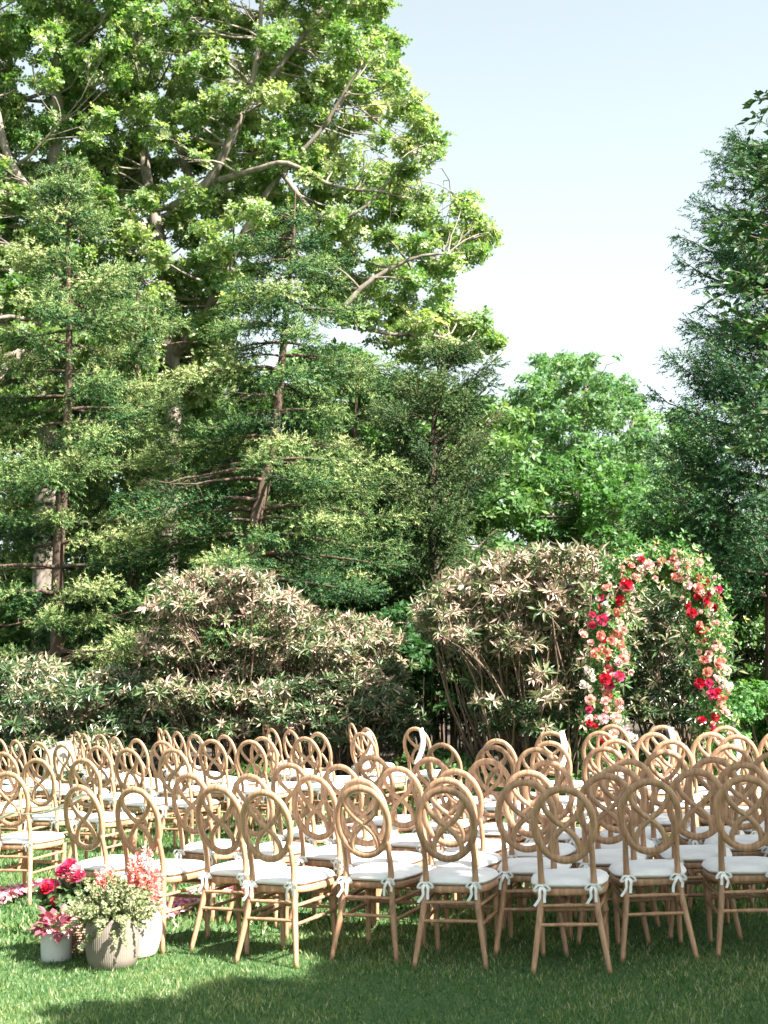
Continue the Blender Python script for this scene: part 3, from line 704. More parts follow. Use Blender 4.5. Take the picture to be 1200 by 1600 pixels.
# ------------------------------------------------------------------ ferns and ground cover
def fern_mesh():
    V = []; F = []; T = []
    for k in range(11):
        a = 2 * PI * k / 11 + rng.normal() * .2; L = rng.uniform(.4, .62); d = np.array([math.cos(a), math.sin(a), 0]); s = np.array([-d[1], d[0], 0])
        for i in range(16):
            t = (i + 1) / 17; p = d * L * t * .8 + np.array([0, 0, L * (1.25 * t - .85 * t * t)])
            w = L * .36 * math.sin(PI * min(1, t * .85 + .12)) ** .8
            for sg in (-1, 1):
                e = p + s * sg * w + d * w * .35 + np.array([0, 0, -.12 * w]); b = len(V)
                V += [p - d * .018, p + d * .02, e]; F.append((b, b + 1, b + 2)); T += [rng.uniform(.2, .9)] * 3
    return tri_mesh('fronds', np.array(V), np.array(F), np.array(T))
fm = fern_mesh(); fm.materials.append(M['fern'])
for i, (px, py, D, s, lab) in enumerate([(808, 1175, 14.9, .95, 'tallest bright green fern behind the chairs, left of the arch'), (838, 1185, 14.4, .7, 'small fern just right of the tallest fern'), (768, 1190, 15.2, .7, 'small fern just left of the tallest fern'), (1000, 1200, 14.7, .6, 'fern under the opening of the flower arch')]):
    p = W(px, py, D); r = empty('fern', (p[0], D, 0), lab, 'fern', 'ferns behind the chairs', i * 1.3)
    link('fronds', fm, r, scale=s)
def ground_cover():
    n = 5200; x = rng.uniform(-4.6, 4.6, n); y = rng.uniform(14.6, 19.5, n); y = np.maximum(y, 14.5 + .28 * np.maximum(0, -x + 0) ** 1.2 + .9 * (x < 0))
    z = rng.uniform(.04, .30, n) * (1 + .5 * np.sin(x * 3)); P = np.stack([x, y, z], 1)
    R = bases(rnd_unit(n), unit(np.array([0, 0, 1.]) + rnd_unit(n) * .5)); tp = FART[0]
    V, F, T = scatter(tp[0], tp[1], P, R, rng.uniform(.06, .095, n), rng.uniform(.1, .9, n), tp[2])
    V[:, 2] = np.maximum(V[:, 2], .004)
    tag(link('ground_cover', tri_mesh('ground_cover', V, F, T), None, M['box']), 'leafy ground cover along the far edge of the lawn behind the chairs', 'ground cover', kind='stuff')
ground_cover()

# ------------------------------------------------------------------ pale stone behind the left chairs, cottage beyond the trees
def stone():
    p = W(98, 1160, 17.0); n = 18; V = []; g = np.random.default_rng(3)
    me = bpy.data.meshes.new('stone')
    import bmesh
    bm = bmesh.new(); bmesh.ops.create_icosphere(bm, subdivisions=3, radius=1)
    for v in bm.verts:
        c = v.co; m = max(abs(c.x), abs(c.y), abs(c.z)); c2 = c / m * .55 + c * .45
        k = 1 + .05 * math.sin(c.x * 7 + 1) + .05 * math.sin(c.y * 6 + c.z * 5) + .02 * math.sin(c.z * 17)
        v.co = Vector((c2.x * .22 * k, c2.y * .2 * k, c2.z * p[2] * .52 * k))
    bm.to_mesh(me); bm.free(); me.polygons.foreach_set('use_smooth', [True] * len(me.polygons))
    o = link('standing_stone', me, None, M['stone'], (p[0], 17.0, p[2] * .49)); tag(o, 'pale rough standing stone behind the far left chairs', 'stone')
stone()
def cottage():
    c = W(1125, 850, 44); base = np.array([c[0] + .6, 45.0, 0]); r = empty('cottage', base, 'pale cottage gable glimpsed between the fir and the maple', 'house')
    w, h, hr, d = 2.6, c[2] - .6, 1.5, 5
    m = MB()
    V = [(-w, 0, 0), (w, 0, 0), (w, 0, h), (0, 0, h + hr), (-w, 0, h), (-w, d, 0), (w, d, 0), (w, d, h), (0, d, h + hr), (-w, d, h)]
    m.add(V, [(0, 1, 2, 3, 4), (6, 5, 9, 8, 7), (1, 6, 7, 2), (5, 0, 4, 9)])
    link('wall', m.mesh('wall', False), r, M['siding'])
    m = MB(); sl = math.hypot(w + .3, hr * (w + .3) / w); an = math.atan2(hr, w)
    for s in (-1, 1):
        R = Matrix.Rotation(s * an, 3, 'Y'); m.box((s * (w + .3) / 2, d / 2, h + hr - hr * (w + .3) / w / 2 + .07), (sl, d + .6, .08), R)
    link('roof', m.mesh('roof', False), r, M['roofing'])
    for x in (-1.0, .9):
        m = MB(); m.box((x, -.03, h - .9), (.75, .06, 1.1)); f_ = link('window', m.mesh('window', False), r, M['linen'])
        for dx in (-.18, .18):
            for dz in (-.27, .27):
                m = MB(); m.box((x + dx, -.065, h - .9 + dz), (.30, .01, .46)); link('pane', m.mesh('pane', False), f_, M['glass'])
cottage()

# ------------------------------------------------------------------ chairs
def chair_meshes():
    out = {}
    th = np.linspace(0, 2 * PI, 41)
    def lean(z): return -.075 * max(0, (z - .45)) / .46      # the back leans towards the camera side (-y) as it rises
    def L(x, z): return (x, lean(z) + .045, z)
    rx, rz, zc = .147, .178, .716
    P = np.array([L(rx * math.sin(t), zc + rz * math.cos(t)) for t in th])
    m = MB(); m.tube(P, .0190, 10, False, flat=.68, up=(0, 1, 0)); out['ring'] = m.mesh('back_ring')
    m = MB()
    for s in (-1, 1):
        Q = spline([L(s * -.098, zc + .132), L(s * -.092, zc + .085), L(s * -.052, zc + .028), L(0, zc - .012), L(s * .045, zc - .055), L(s * .072, zc - .105), L(s * .072, zc - .154)], 22)
        m.tube(Q, .0150, 8, True, flat=.70, up=(0, 1, 0))
    out['lattice'] = m.mesh('back_lattice')
    for s, nm in ((-1, 'legL'), (1, 'legR')):
        m = MB(); Q = spline([(s * .188, -.045, 0), (s * .166, -.008, .14), (s * .144, .028, .28), (s * .132, .05, .39), (s * .130, .048, .50), (s * .130, lean(.63) + .045, .632)], 20)
        m.tube(Q, np.interp(np.linspace(0, 1, 21), [0, .3, .6, 1], [.0125, .016, .0175, .013]), 10); out[nm] = m.mesh('leg')
    m = MB(); z = np.linspace(0, .37, 24); r = np.interp(z, [0, .04, .2, .37], [.011, .0125, .0165, .019])
    for b in (.22, .242, .31, .332): r += .0045 * np.exp(-((z - b) / .006) ** 2)
    m.tube(np.stack([z * 0, z * 0 + .0 - .015 * (1 - z / .37), z], 1), r, 10, up=(0, 1, 0)); out['front'] = m.mesh('leg')
    # seat frame: rounded slab with a bevelled edge, wider in front
    def slab(prof, name, puff=0.0, wobble=0.0):
        A = []
        n = 32
        for i in range(n):
            t = 2 * PI * i / n; c, s_ = math.cos(t), math.sin(t); e = .55
            x = abs(c) ** e * (1 if c > 0 else -1); y = abs(s_) ** e * (1 if s_ > 0 else -1)
            A.append((x * (.183 + .020 * (y + 1) / 2), .245 + y * .195))
        A = np.array(A); cen = np.array([0, .245]); V = []; F = []
        for sc_, z in prof:
            for i, (x, y) in enumerate(A):
                zz = z + wobble * math.sin(i * 1.7) * (sc_ > .9)
                V.append((x * sc_, cen[1] + (y - cen[1]) * sc_, zz))
        k = len(prof)
        for a in range(k - 1):
            for i in range(n): F.append((a * n + i, a * n + (i + 1) % n, (a + 1) * n + (i + 1) % n, (a + 1) * n + i))
        F.append(tuple(range(n))[::-1]); F.append(tuple((k - 1) * n + i for i in range(n)))
        mm = MB(); mm.add(V, F); return mm.mesh(name)
    out['seat'] = slab([(.90, .360), (.985, .362), (1.0, .370), (1.0, .390), (.98, .396), (.3, .397)], 'seat_frame')
    out['cushion'] = slab([(.85, .398), (.96, .401), (1.0, .408), (1.02, .412), (1.022, .417), (1.0, .421), (.975, .432), (.88, .443), (.70, .450), (.45, .454), (.2, .455)], 'cushion', wobble=.002)
    def rod(a, b, name):
        m = MB(); t = np.linspace(0, 1, 13); P = np.array(a) + (np.array(b) - np.array(a)) * t[:, None]
        r = .0072 + .0028 * np.sin(t * PI); r = r + .003 * np.exp(-((t - .5) / .05) ** 2) + .003 * np.exp(-((t - .12) / .04) ** 2) + .003 * np.exp(-((t - .88) / .04) ** 2)
        m.tube(P, r, 7); return m.mesh(name)
    st = []
    for z in (.318, .228):
        k = .318 - z; st.append(rod((-.146 - k * .15, .030 - k * .2, z), (.146 + k * .15, .030 - k * .2, z), 'stretcher'))
    for z in (.325, .235): st.append(rod((-.17, .405, z - .0), (.17, .405, z), 'stretcher'))
    for z in (.30, .21):
        for s in (-1, 1): st.append(rod((s * (.146 + (.30 - z) * .15), .03 - (.30 - z) * .2, z), (s * .172, .40, z + .012), 'stretcher'))
    out['st'] = st
    bows = []
    for q in range(3):
        g = np.random.default_rng(70 + q); m = MB()
        def strip(P, w):
            P = np.asarray(P); n = len(P); T = np.gradient(P, axis=0); S = unit(np.cross(T, [0, 1., .15])) * w
            V = np.concatenate([P - S, P + S]); F = [(i, i + 1, n + i + 1, n + i) for i in range(n - 1)]
            V2 = V + np.array([0, -.0015, 0]); m.add(V, F); m.add(V2, [f[::-1] for f in F])
        for s in (-1, 1):
            a = g.uniform(.3, .8)
            lp = spline([(0, -.022, 0), (s * .022, -.036, .012 - .01 * a), (s * .042, -.032, -.012 - .015 * a), (s * .028, -.024, -.026), (0, -.024, -.004)], 10); strip(lp, .0065)
            tl = g.uniform(.07, .13); tp = spline([(0, -.024, 0), (s * .014, -.036, -.03), (s * g.uniform(.005, .035), -.032, -tl * .6), (s * g.uniform(.01, .045), -.028, -tl)], 8); strip(tp, .0075)
        rr = np.linspace(0, 2 * PI, 11); m.tube(np.stack([.0195 * np.cos(rr), .0195 * np.sin(rr), .003 * np.sin(rr * 2)], 1), .0045, 5, False, up=(0, 0, 1))
        m.tube([(-.006, -.023, 0), (0, -.027, 0), (.006, -.023, 0)], [.006, .008, .006], 6)
        bows.append(m.mesh('ribbon_bow'))
    out['bow'] = bows
    for k, v in out.items():
        for me in (v if isinstance(v, list) else [v]): me.materials.append(M['ribbon'] if k == 'bow' else M['linen'] if k == 'cushion' else M['wood'])
    return out
CM = chair_meshes()
def make_chair():
    t = empty('ring_back_chair', (0, 0, 0), 'x', 'chair', 'wooden ring-backed chairs set out in rows on the lawn')
    link('back_ring', CM['ring'], t); link('back_lattice', CM['lattice'], t)
    link('leg', CM['legL'], t); link('leg', CM['legR'], t)
    link('leg', CM['front'], t, loc=(-.165, .405, 0)); link('leg', CM['front'], t, loc=(.165, .405, 0))
    link('seat_frame', CM['seat'], t)
    for s in CM['st']: link('stretcher', s, t)
    cu = link('cushion', CM['cushion'], t)
    for s in (-1, 1): link('ribbon_bow', CM['bow'][0], cu, loc=(s * .133, .048, .416), rot=(0, 0, s * -.2), scale=(.95, .95, .85))
    return t
def dup(root):
    r = root.copy(); col.objects.link(r)
    for ch in root.children:
        c = ch.copy(); col.objects.link(c); c.parent = r
        for g_ in ch.children:
            d = g_.copy(); col.objects.link(d); d.parent = c
            if d.name.startswith('ribbon_bow'): d.data = random.choice(CM['bow'])
    return r
FRONT = [(-1.768, 8.169, 34.0), (-1.399, 7.86, 30.3), (-0.943, 7.731, 28.8), (-0.663, 7.355, 29.2), (-0.175, 7.362, 22.4), (0.241, 7.107, 16.2), (0.797, 6.889, 8.3), (1.242, 7.083, 2.5), (1.703, 7.071, 5.7), (2.115, 6.849, 6.3)]
REST = [(-2.573, 9.622, 19.6), (-4.129, 15.151, 45.8), (-3.83, 14.653, 45.4), (-3.436, 13.979, 33.2), (-3.055, 13.349, 37.1), (-3.567, 16.291, 57.6), (-3.341, 15.65, 58.0), (-3.081, 15.242, 53.5), (-2.773, 14.453, 51.1), (-2.446, 13.809, 44.0), (-2.594, 12.691, 32.4), (-2.206, 12.021, 29.6), (-3.316, 12.282, 26.8), (-2.739, 11.097, 23.1), (-2.328, 10.838, 26.9), (-2.607, 16.24, 68.9), (-2.443, 15.603, 63.1), (-2.254, 15.13, 54.5), (-1.96, 14.308, 45.2), (-1.618, 13.886, 43.4), (-2.102, 13.156, 28.1), (-1.787, 11.726, 26.3), (-1.641, 13.059, 27.7), (-1.248, 12.629, 23.4), (-1.189, 13.174, 29.8), (-1.443, 16.523, 70.0), (-1.243, 14.97, 59.3), (-1.014, 14.459, 54.0), (-0.689, 13.611, 46.1), (-0.781, 12.82, 30.5), (-0.666, 9.335, 25.9), (-1.241, 8.759, 32.3), (-0.845, 8.495, 30.5), (-0.463, 8.223, 30.7), (-0.331, 9.014, 29.9), (-0.422, 15.486, 72.4), (-0.275, 13.249, 37.8), (-0.235, 14.169, 57.1), (0.232, 13.894, 31.9), (0.379, 10.972, 30.0), (-0.136, 9.799, 29.2), (0.236, 9.354, 27.4), (0.027, 8.632, 28.2), (-0.178, 7.838, 27.3), (0.349, 8.238, 22.6), (0.28, 7.658, 19.9), (0.811, 11.208, 26.1), (0.724, 10.438, 24.0), (0.584, 9.007, 21.7), (1.329, 12.078, 21.3), (1.158, 10.646, 18.3), (0.98, 9.924, 17.9), (0.919, 8.651, 14.5), (0.735, 7.936, 15.4), (0.654, 7.344, 13.1), (1.95, 12.791, 18.7), (1.69, 11.755, 16.1), (1.635, 10.564, 13.7), (1.413, 9.708, 13.0), (2.298, 12.311, 10.6), (2.027, 11.231, 10.3), (1.965, 10.197, 8.9), (1.721, 9.184, 7.6), (1.374, 8.484, 9.5), (1.228, 7.989, 8.3), (1.095, 7.539, 8.1), (1.57, 7.566, 6.1), (2.715, 11.773, 8.0), (2.411, 10.956, 9.5), (2.492, 10.491, 7.4), (2.194, 9.438, 5.1), (1.84, 8.369, 6.1), (2.874, 10.767, 6.8), (2.253, 8.592, 6.5), (1.9, 7.902, 5.6), (2.153, 7.505, 5.0), (2.631, 9.112, 6.1), (-3.477, 11.842, 28.8), (-3.034, 9.689, 18.1), (-4.039, 14.082, 39.0)]
ORD = ['leftmost', 'second from the left', 'third from the left', 'fourth from the left', 'fifth from the left', 'sixth from the left', 'seventh from the left', 'eighth from the left', 'ninth from the left', 'tenth from the left', 'eleventh from the left', 'twelfth from the left', 'thirteenth from the left', 'fourteenth from the left', 'fifteenth from the left', 'sixteenth from the left', 'seventeenth from the left', 'eighteenth from the left', 'fourth from the right', 'third from the right', 'second from the right']
proto = make_chair(); used = [False]
def place(x, y, yaw, label):
    o = proto if not used[0] else dup(proto); used[0] = True
    o.location = (x * 1.02, y * 1.02, 0); o.scale = (.975,) * 3; o.rotation_euler = (random.uniform(-.006, .006), random.uniform(-.006, .006), -math.radians(yaw + random.uniform(-1.5, 1.5))); o['label'] = label
for i, (x, y, a) in enumerate(FRONT):
    near = ', behind the flower pots' if i == 0 else ''
    place(x, y, a, f'wooden ring-backed chair in the nearest row, {ORD[i]}{near}')
bands = [(6, 8.3, 'in the second row from the camera'), (8.3, 9.75, 'in the third row from the camera'), (9.75, 11.1, 'in the fourth row from the camera'), (11.1, 12.5, 'in the fifth row from the camera'),
         (12.5, 13.75, 'in the sixth row from the camera'), (13.75, 15.2, 'in the row before the hindmost'), (15.2, 18, 'in the hindmost row')]
for y0, y1, txt in bands:
    row = sorted([c for c in REST if y0 <= c[1] < y1], key=lambda c: c[0] / c[1])
    for i, (x, y, a) in enumerate(row):
        side = 'turned sideways' if a - math.degrees(math.atan2(x, y)) > 52 else 'white cushion'
        place(x, y, a, f'ring-backed chair {txt}, {ORD[i]}, {side}')

# ribbons tied on aisle chairs
def ribbon(P, w, label, name='aisle_ribbon', normal=(0, 1, 0)):
    P = np.asarray(P, float); base = P[0].copy(); P = P - base
    T = np.gradient(P, axis=0); S = unit(np.cross(T, normal)) * w
    n = len(P); off = unit(np.cross(T, S)) * .0012; V = np.concatenate([P - S + off, P + S + off, P - S - off, P + S - off])
    F = [(i, i + 1, n + i + 1, n + i) for i in range(n - 1)] + [(2 * n + i, 3 * n + i, 3 * n + i + 1, 2 * n + i + 1) for i in range(n - 1)] + \
        [(i, 2 * n + i, 2 * n + i + 1, i + 1) for i in range(n - 1)] + [(n + i, n + i + 1, 3 * n + i + 1, 3 * n + i) for i in range(n - 1)]
    m = MB(); m.add(V, F); o = link(name, m.mesh(name), None, M['ribbon'], base); tag(o, label, 'ribbon', 'white ribbons tied to the aisle chairs')
a = W(132, 1240, 8.2); b = W(22, 1270, 9.4); c = W(-30, 1290, 9.6)
t = np.linspace(0, 1, 14)[:, None]; mid = a + (b - a) * t; mid[:, 2] -= .05 * np.sin(t[:, 0] * PI)
ribbon(np.concatenate([mid, [c]]), .014, 'white ribbon stretched across the left aisle to the nearest row', normal=(.3, .2, 1))
for px, py, D, ln, lab in [(575, 1143, 14.05, .40, 'white ribbon hanging on a far chair before the left rhododendron'), (657, 1138, 13.8, .34, 'white ribbon hanging on the far chair left of the ferns'),
                           (876, 1142, 12.0, .42, 'white ribbon hanging on a chair left of the arch'), (1046, 1137, 12.2, .40, 'white ribbon hanging on a chair under the arch opening'), (1148, 1150, 11.5, .40, 'white ribbon hanging on a chair by the right leg of the arch')]:
    p = W(px, py, D); q = np.linspace(0, 1, 10)
    P = np.stack([p[0] + .03 * np.sin(q * 4) - .03 * q, np.full(10, p[1] - .03) - .02 * np.sin(q * 5), p[2] - q * ln], 1)
    ribbon(P, .024, lab)

# ------------------------------------------------------------------ flower arch
def rose_mesh(name, mat, kind='rose', seed=0):
    g = np.random.default_rng(seed); V = []; F = []; T = []
    rings = [(5, .50, .05, .34, .75), (5, .42, .16, .46, .35), (5, .30, .22, .52, .12), (4, .19, .28, .50, .0), (3, .09, .32, .46, 0)] if kind == 'rose' else [(6, .52, .05, .16, .8), (6, .38, .16, .22, .6), (4, .18, .22, .18, .3)]
    for j, (n, R, z0, hgt, fl) in enumerate(rings):
        for i in range(n):
            a = 2 * PI * i / n + j * .7 + g.normal() * .08; hw = PI / n * 1.25; b = len(V); tt = g.uniform(0, 1) * .6 + .1 * j
            for (u, v) in [(-1, 0), (0, 0), (1, 0), (-1, .6), (0, .65), (1, .6), (-.55, 1), (0, 1.05), (.55, 1)]:
                rr = R * (.45 + .55 * v) + fl * .30 * max(0, v - .6) ; an = a + u * hw * (.55 + .45 * v)
                V.append((rr * math.cos(an), rr * math.sin(an), z0 * .6 + hgt * v - (.10 * fl * (v > .9)))); T.append(tt + .3 * v)
            F += [(b, b + 1, b + 4, b + 3), (b + 1, b + 2, b + 5, b + 4), (b + 3, b + 4, b + 7, b + 6), (b + 4, b + 5, b + 8, b + 7)]
    me = tri_mesh(name, np.array(V), np.array(F), np.clip(T, 0, 1), True); me.materials.append(mat); return me
ROSEM = {k: [rose_mesh('rose', m, 'rose' if k != 'w' else 'open', s) for s in range(2)] for k, m in ROSE.items()}
def cluster_mesh(name, mat, n, seed):
    g = np.random.default_rng(seed); tv = np.array([(0, 0, 0), (.5, .1, .1), (.1, .5, .1), (-.5, .1, .12), (-.1, -.5, .1)]); tf = np.array([(0, 1, 2), (0, 2, 3), (0, 3, 4), (0, 4, 1)])
    d = unit(g.normal(size=(n, 3))); P = d * (g.random(n) ** .4)[:, None] * .5
    V, F, T = scatter(tv, tf, P, bases(unit(np.cross(d, unit(g.normal(size=(n, 3))))), d), g.uniform(.22, .36, n), g.random(n)); me = tri_mesh(name, V, F, T); me.materials.append(mat); return me
BLOSSOM = {k: cluster_mesh('blossom_spray', ROSE[k], 34, i) for i, k in enumerate('wpl')}
def arch():
    D = 13.7; L = W(952, 1268, D); base = np.array([0, D, 0.0]); cl = W(950, 1040, D); cr = W(1112, 1040, D)
    pix = [(945, 1275), (940, 1200), (944, 1120), (948, 1050), (950, 990), (953, 945), (966, 908), (990, 888), (1020, 880), (1050, 882), (1078, 893), (1096, 918), (1104, 955), (1108, 1000), (1112, 1050), (1118, 1110), (1122, 1180), (1128, 1270)]
    P = np.array([W(x, y, D) for x, y in pix]); P[0, 2] = 0; P[-1, 2] = 0; P[1, 0] = P[0, 0]; base[0] = (P[0, 0] + P[-1, 0]) / 2
    r = empty('flower_arch', base, 'tall rounded flower arch of red, coral and blush roses with greenery', 'arch')
    S = spline(P, 80)
    m = MB()
    for dy in (-.12, .12): m.tube(S + np.array([0, dy, 0]) - base, .011, 6)
    for i in range(3, 80, 6): m.tube([S[i] + [0, -.12, 0] - base, S[i] + [0, .12, 0] - base], .006, 5)
    link('frame', m.mesh('frame'), r, M['metal'])
    # greenery following the hoop
    n = 6000; k = rng.integers(0, 80, n); u = rng.random(n)[:, None]; C = S[k] * (1 - u) + S[np.minimum(k + 1, 80)] * u
    wid = .165 + .05 * np.sin(k * .45) + .03 * np.sin(k * 1.3)
    d = rnd_unit(n); Pp = C + d * (wid * rng.random(n) ** .5)[:, None] * np.array([1, 1.1, 1]) ; Pp[:, 2] = np.maximum(Pp[:, 2], .05)
    far = rng.random(n) < .10; Pp[far] += d[far] * .14
    ax = unit(d + rnd_unit(n) * .6 + np.array([0, -.2, .2])); R = bases(unit(np.cross(ax, rnd_unit(n))), ax)
    tp = whorl_tpl(4, .4, 91, .5, False)
    T = np.clip(.42 + rng.normal(size=n) * .22, 0, .85); T[rng.random(n) < .16] = .97
    V, F, T = scatter(tp[0], tp[1], Pp, R, rng.uniform(.035, .065, n), T, tp[2] * .3)
    tag(link('greenery', tri_mesh('greenery', V - base, F, T), r, M['arch_green']), kind='stuff')
    Lst = """375 210 c 50;397 172 c 38;455 130 r 34;500 165 p 52;585 150 c 52;640 130 c 42;655 165 p 45;715 165 l 42;797 148 p 46;650 232 c 42;780 225 c 50;832 258 r 46;908 306 m 40;790 302 c 58;842 332 r 42;830 372 r 40;725 278 l 50;690 252 p 36
360 285 r 72;340 375 r 60;248 300 c 38;300 310 r 36;221 345 m 40;220 410 m 38;170 450 m 36;172 506 m 46;233 480 m 60;320 437 c 48;357 540 p 45;312 560 c 50;213 570 c 50;280 600 c 50;235 610 r 32;336 628 c 46;195 685 c 62;255 670 c 50;250 700 r 40;355 710 p 60;325 740 l 50;266 765 m 48;243 830 r 62;325 820 m 58;272 870 m 52;265 925 c 55;160 945 p 55;250 960 p 45;330 960 p 50;154 1010 m 40;150 1085 r 38;237 1060 l 52;310 1060 p 55;190 1110 r 34;300 1150 p 50;240 1180 r 44
750 445 r 52;735 400 r 32;850 405 c 48;885 415 r 42;805 545 r 54;795 510 c 38;870 590 l 48;825 605 c 40;900 620 p 42;850 680 p 42;885 650 p 38;925 660 p 40;826 712 c 46;902 740 c 60;842 780 c 54;800 853 r 54;855 853 m 48;898 830 p 36;870 920 m 56;900 915 r 52;938 947 c 56;920 1000 p 50;945 1030 p 46;892 1055 r 42;813 1075 r 42;860 1110 m 52;785 350 r 36;875 505 p 34;430 230 p 34;470 205 p 36;540 240 p 30;330 500 p 34;120 575 p 40;230 640 p 34;160 620 p 36;250 1000 p 40;900 500 p 30;880 540 w 32"""
    for i in range(85):
        q = S[rng.integers(4, 77)] + np.array([rng.normal() * .085, -.14 - rng.random() * .06, rng.normal() * .06]); k = 'ppcplplw'[rng.integers(0, 8)]
        if k == 'w': o = link('blossom_spray', BLOSSOM['w'], r); o.location = tuple(q - base); o.scale = (.085,) * 3
        else:
            face = unit(np.array([0, -1, .15]) + rng.normal(size=3) * .4); R = bases(unit(np.cross(face, rnd_unit(1)[0])), face)
            o = link('rose', ROSEM[k][rng.integers(0, 2)], r); o.matrix_basis = Matrix.Translation(Vector(q - base)) @ Matrix([list(v) for v in R]).to_4x4() @ Matrix.Scale(float(rng.uniform(.035, .06)), 4)
    for s in Lst.replace("\n", ";").split(";"):
        x, y, k, d_ = s.split(); x = float(x) / 3.75 + 880; y = float(y) / 3.75 + 840; d_ = float(d_) / 3.75
        p = W(x, y, D - .17 + rng.normal() * .02); face = unit(np.array([-.05, -1, .15]) + rng.normal(size=3) * .3)
        R = bases(unit(np.cross(face, rnd_unit(1)[0])), face)
        o = link('rose', ROSEM[k][rng.integers(0, 2)], r)
        o.matrix_basis = Matrix.Translation(Vector(p - base)) @ Matrix([list(v) for v in R]).to_4x4() @ Matrix.Scale(float(d_ * D / FPX * 1.02), 4)
    for x, y, k, d_ in [(280, 350, 'w', 60), (250, 395, 'w', 60), (400, 300, 'w', 60), (370, 340, 'w', 50), (280, 500, 'w', 60), (310, 480, 'w', 50), (150, 780, 'w', 60), (120, 860, 'w', 55), (170, 820, 'w', 50), (400, 1170, 'w', 70), (960, 780, 'w', 60), (940, 850, 'w', 55), (965, 900, 'p', 50), (930, 880, 'l', 50),
                        (360, 700, 'p', 60), (395, 790, 'p', 45), (330, 1000, 'p', 55), (310, 1040, 'p', 50), (240, 880, 'p', 50), (150, 960, 'p', 45), (950, 1010, 'p', 50), (110, 560, 'p', 50), (270, 240, 'w', 50), (740, 130, 'w', 50), (850, 440, 'w', 45), (920, 560, 'p', 45), (800, 430, 'w', 45), (690, 130, 'w', 40), (560, 180, 'w', 40), (440, 220, 'p', 40), (160, 890, 'w', 45), (370, 1120, 'l', 45)]:
        p = W(x / 3.75 + 880, y / 3.75 + 840, D - .15); o = link('blossom_spray', BLOSSOM[k], r); o.location = tuple(p - base); o.scale = (d_ / 3.75 * D / FPX,) * 3; o.rotation_euler = (rng.random() * 6, rng.random() * 6, 0)
arch()

# ------------------------------------------------------------------ flower pots
def lathe(prof, seg=64, rib=0.0, nrib=40):
    V = []; F = []
    for r, z in prof:
        for i in range(seg):
            t = 2 * PI * i / seg; rr = r * (1 + rib * math.cos(t * nrib)); V.append((rr * math.cos(t), rr * math.sin(t), z))
    for a in range(len(prof) - 1):
        for i in range(seg): F.append((a * seg + i, a * seg + (i + 1) % seg, (a + 1) * seg + (i + 1) % seg, (a + 1) * seg + i))
    F.append(tuple(range(seg))[::-1]); F.append(tuple((len(prof) - 1) * seg + i for i in range(seg)))
    m = MB(); m.add(V, F); return m
def gpt(px, py):
    d = _F + _R * (px - 600) / FPX + _U * (800 - py) / FPX; t = -CAM_H / d[2]; return np.array([0, 0, CAM_H]) + d * t
def oval_leaf(mat, tint, w=.5):
    pts = np.array([(0, 0, 0), (-w * .35, .25, .06), (0, .3, 0), (w * .35, .25, .06), (-w * .5, .6, .05), (0, .62, -.03), (w * .5, .6, .05), (0, 1, -.12)])
    F = np.array([(0, 2, 1), (0, 3, 2), (1, 2, 5), (1, 5, 4), (2, 3, 6), (2, 6, 5), (4, 5, 7), (5, 6, 7)])
    me = tri_mesh('leaf', pts, F, np.full(8, tint), True); me.materials.append(mat); return me
def put(me, name, parent, p, d, up, s):
    R = bases(unit(np.array(d, float)), np.array(up, float)); o = link(name, me, parent)
    o.matrix_basis = Matrix.Translation(Vector(p)) @ Matrix([list(v) for v in R]).to_4x4() @ Matrix.Scale(float(s), 4); return o
# small white pot with plum leaves
b = gpt(88, 1500)
r = empty('potted_plant', b, 'small white cylindrical pot of plum pink leaves, leftmost of the pots', 'potted plant', 'pots of flowers at the end of the nearest row')
m = lathe([(.076, .0), (.080, .008), (.081, .05), (.081, .14), (.079, .152), (.074, .154), (.072, .13), (.0, .128)], 48); link('pot', m.mesh('pot'), r, M['pot_white'])
LM = [oval_leaf(M['coleus'], t, .62) for t in (.1, .4, .7, .95)]
for i in range(80):
    a = rng.uniform(0, 2 * PI); e = rng.uniform(-.25, 1.1); d = np.array([math.cos(a) * math.cos(e), math.sin(a) * math.cos(e), math.sin(e)])
    p = np.array([0, 0, .165]) + d * np.array([.08, .08, .085]) * rng.uniform(.4, 1.1)
    put(LM[rng.integers(0, 4)], 'leaf', r, p, unit(d + np.array([0, 0, -.2])), unit(np.array([0, -.3, 1]) + rng.normal(size=3) * .3), rng.uniform(.05, .08))
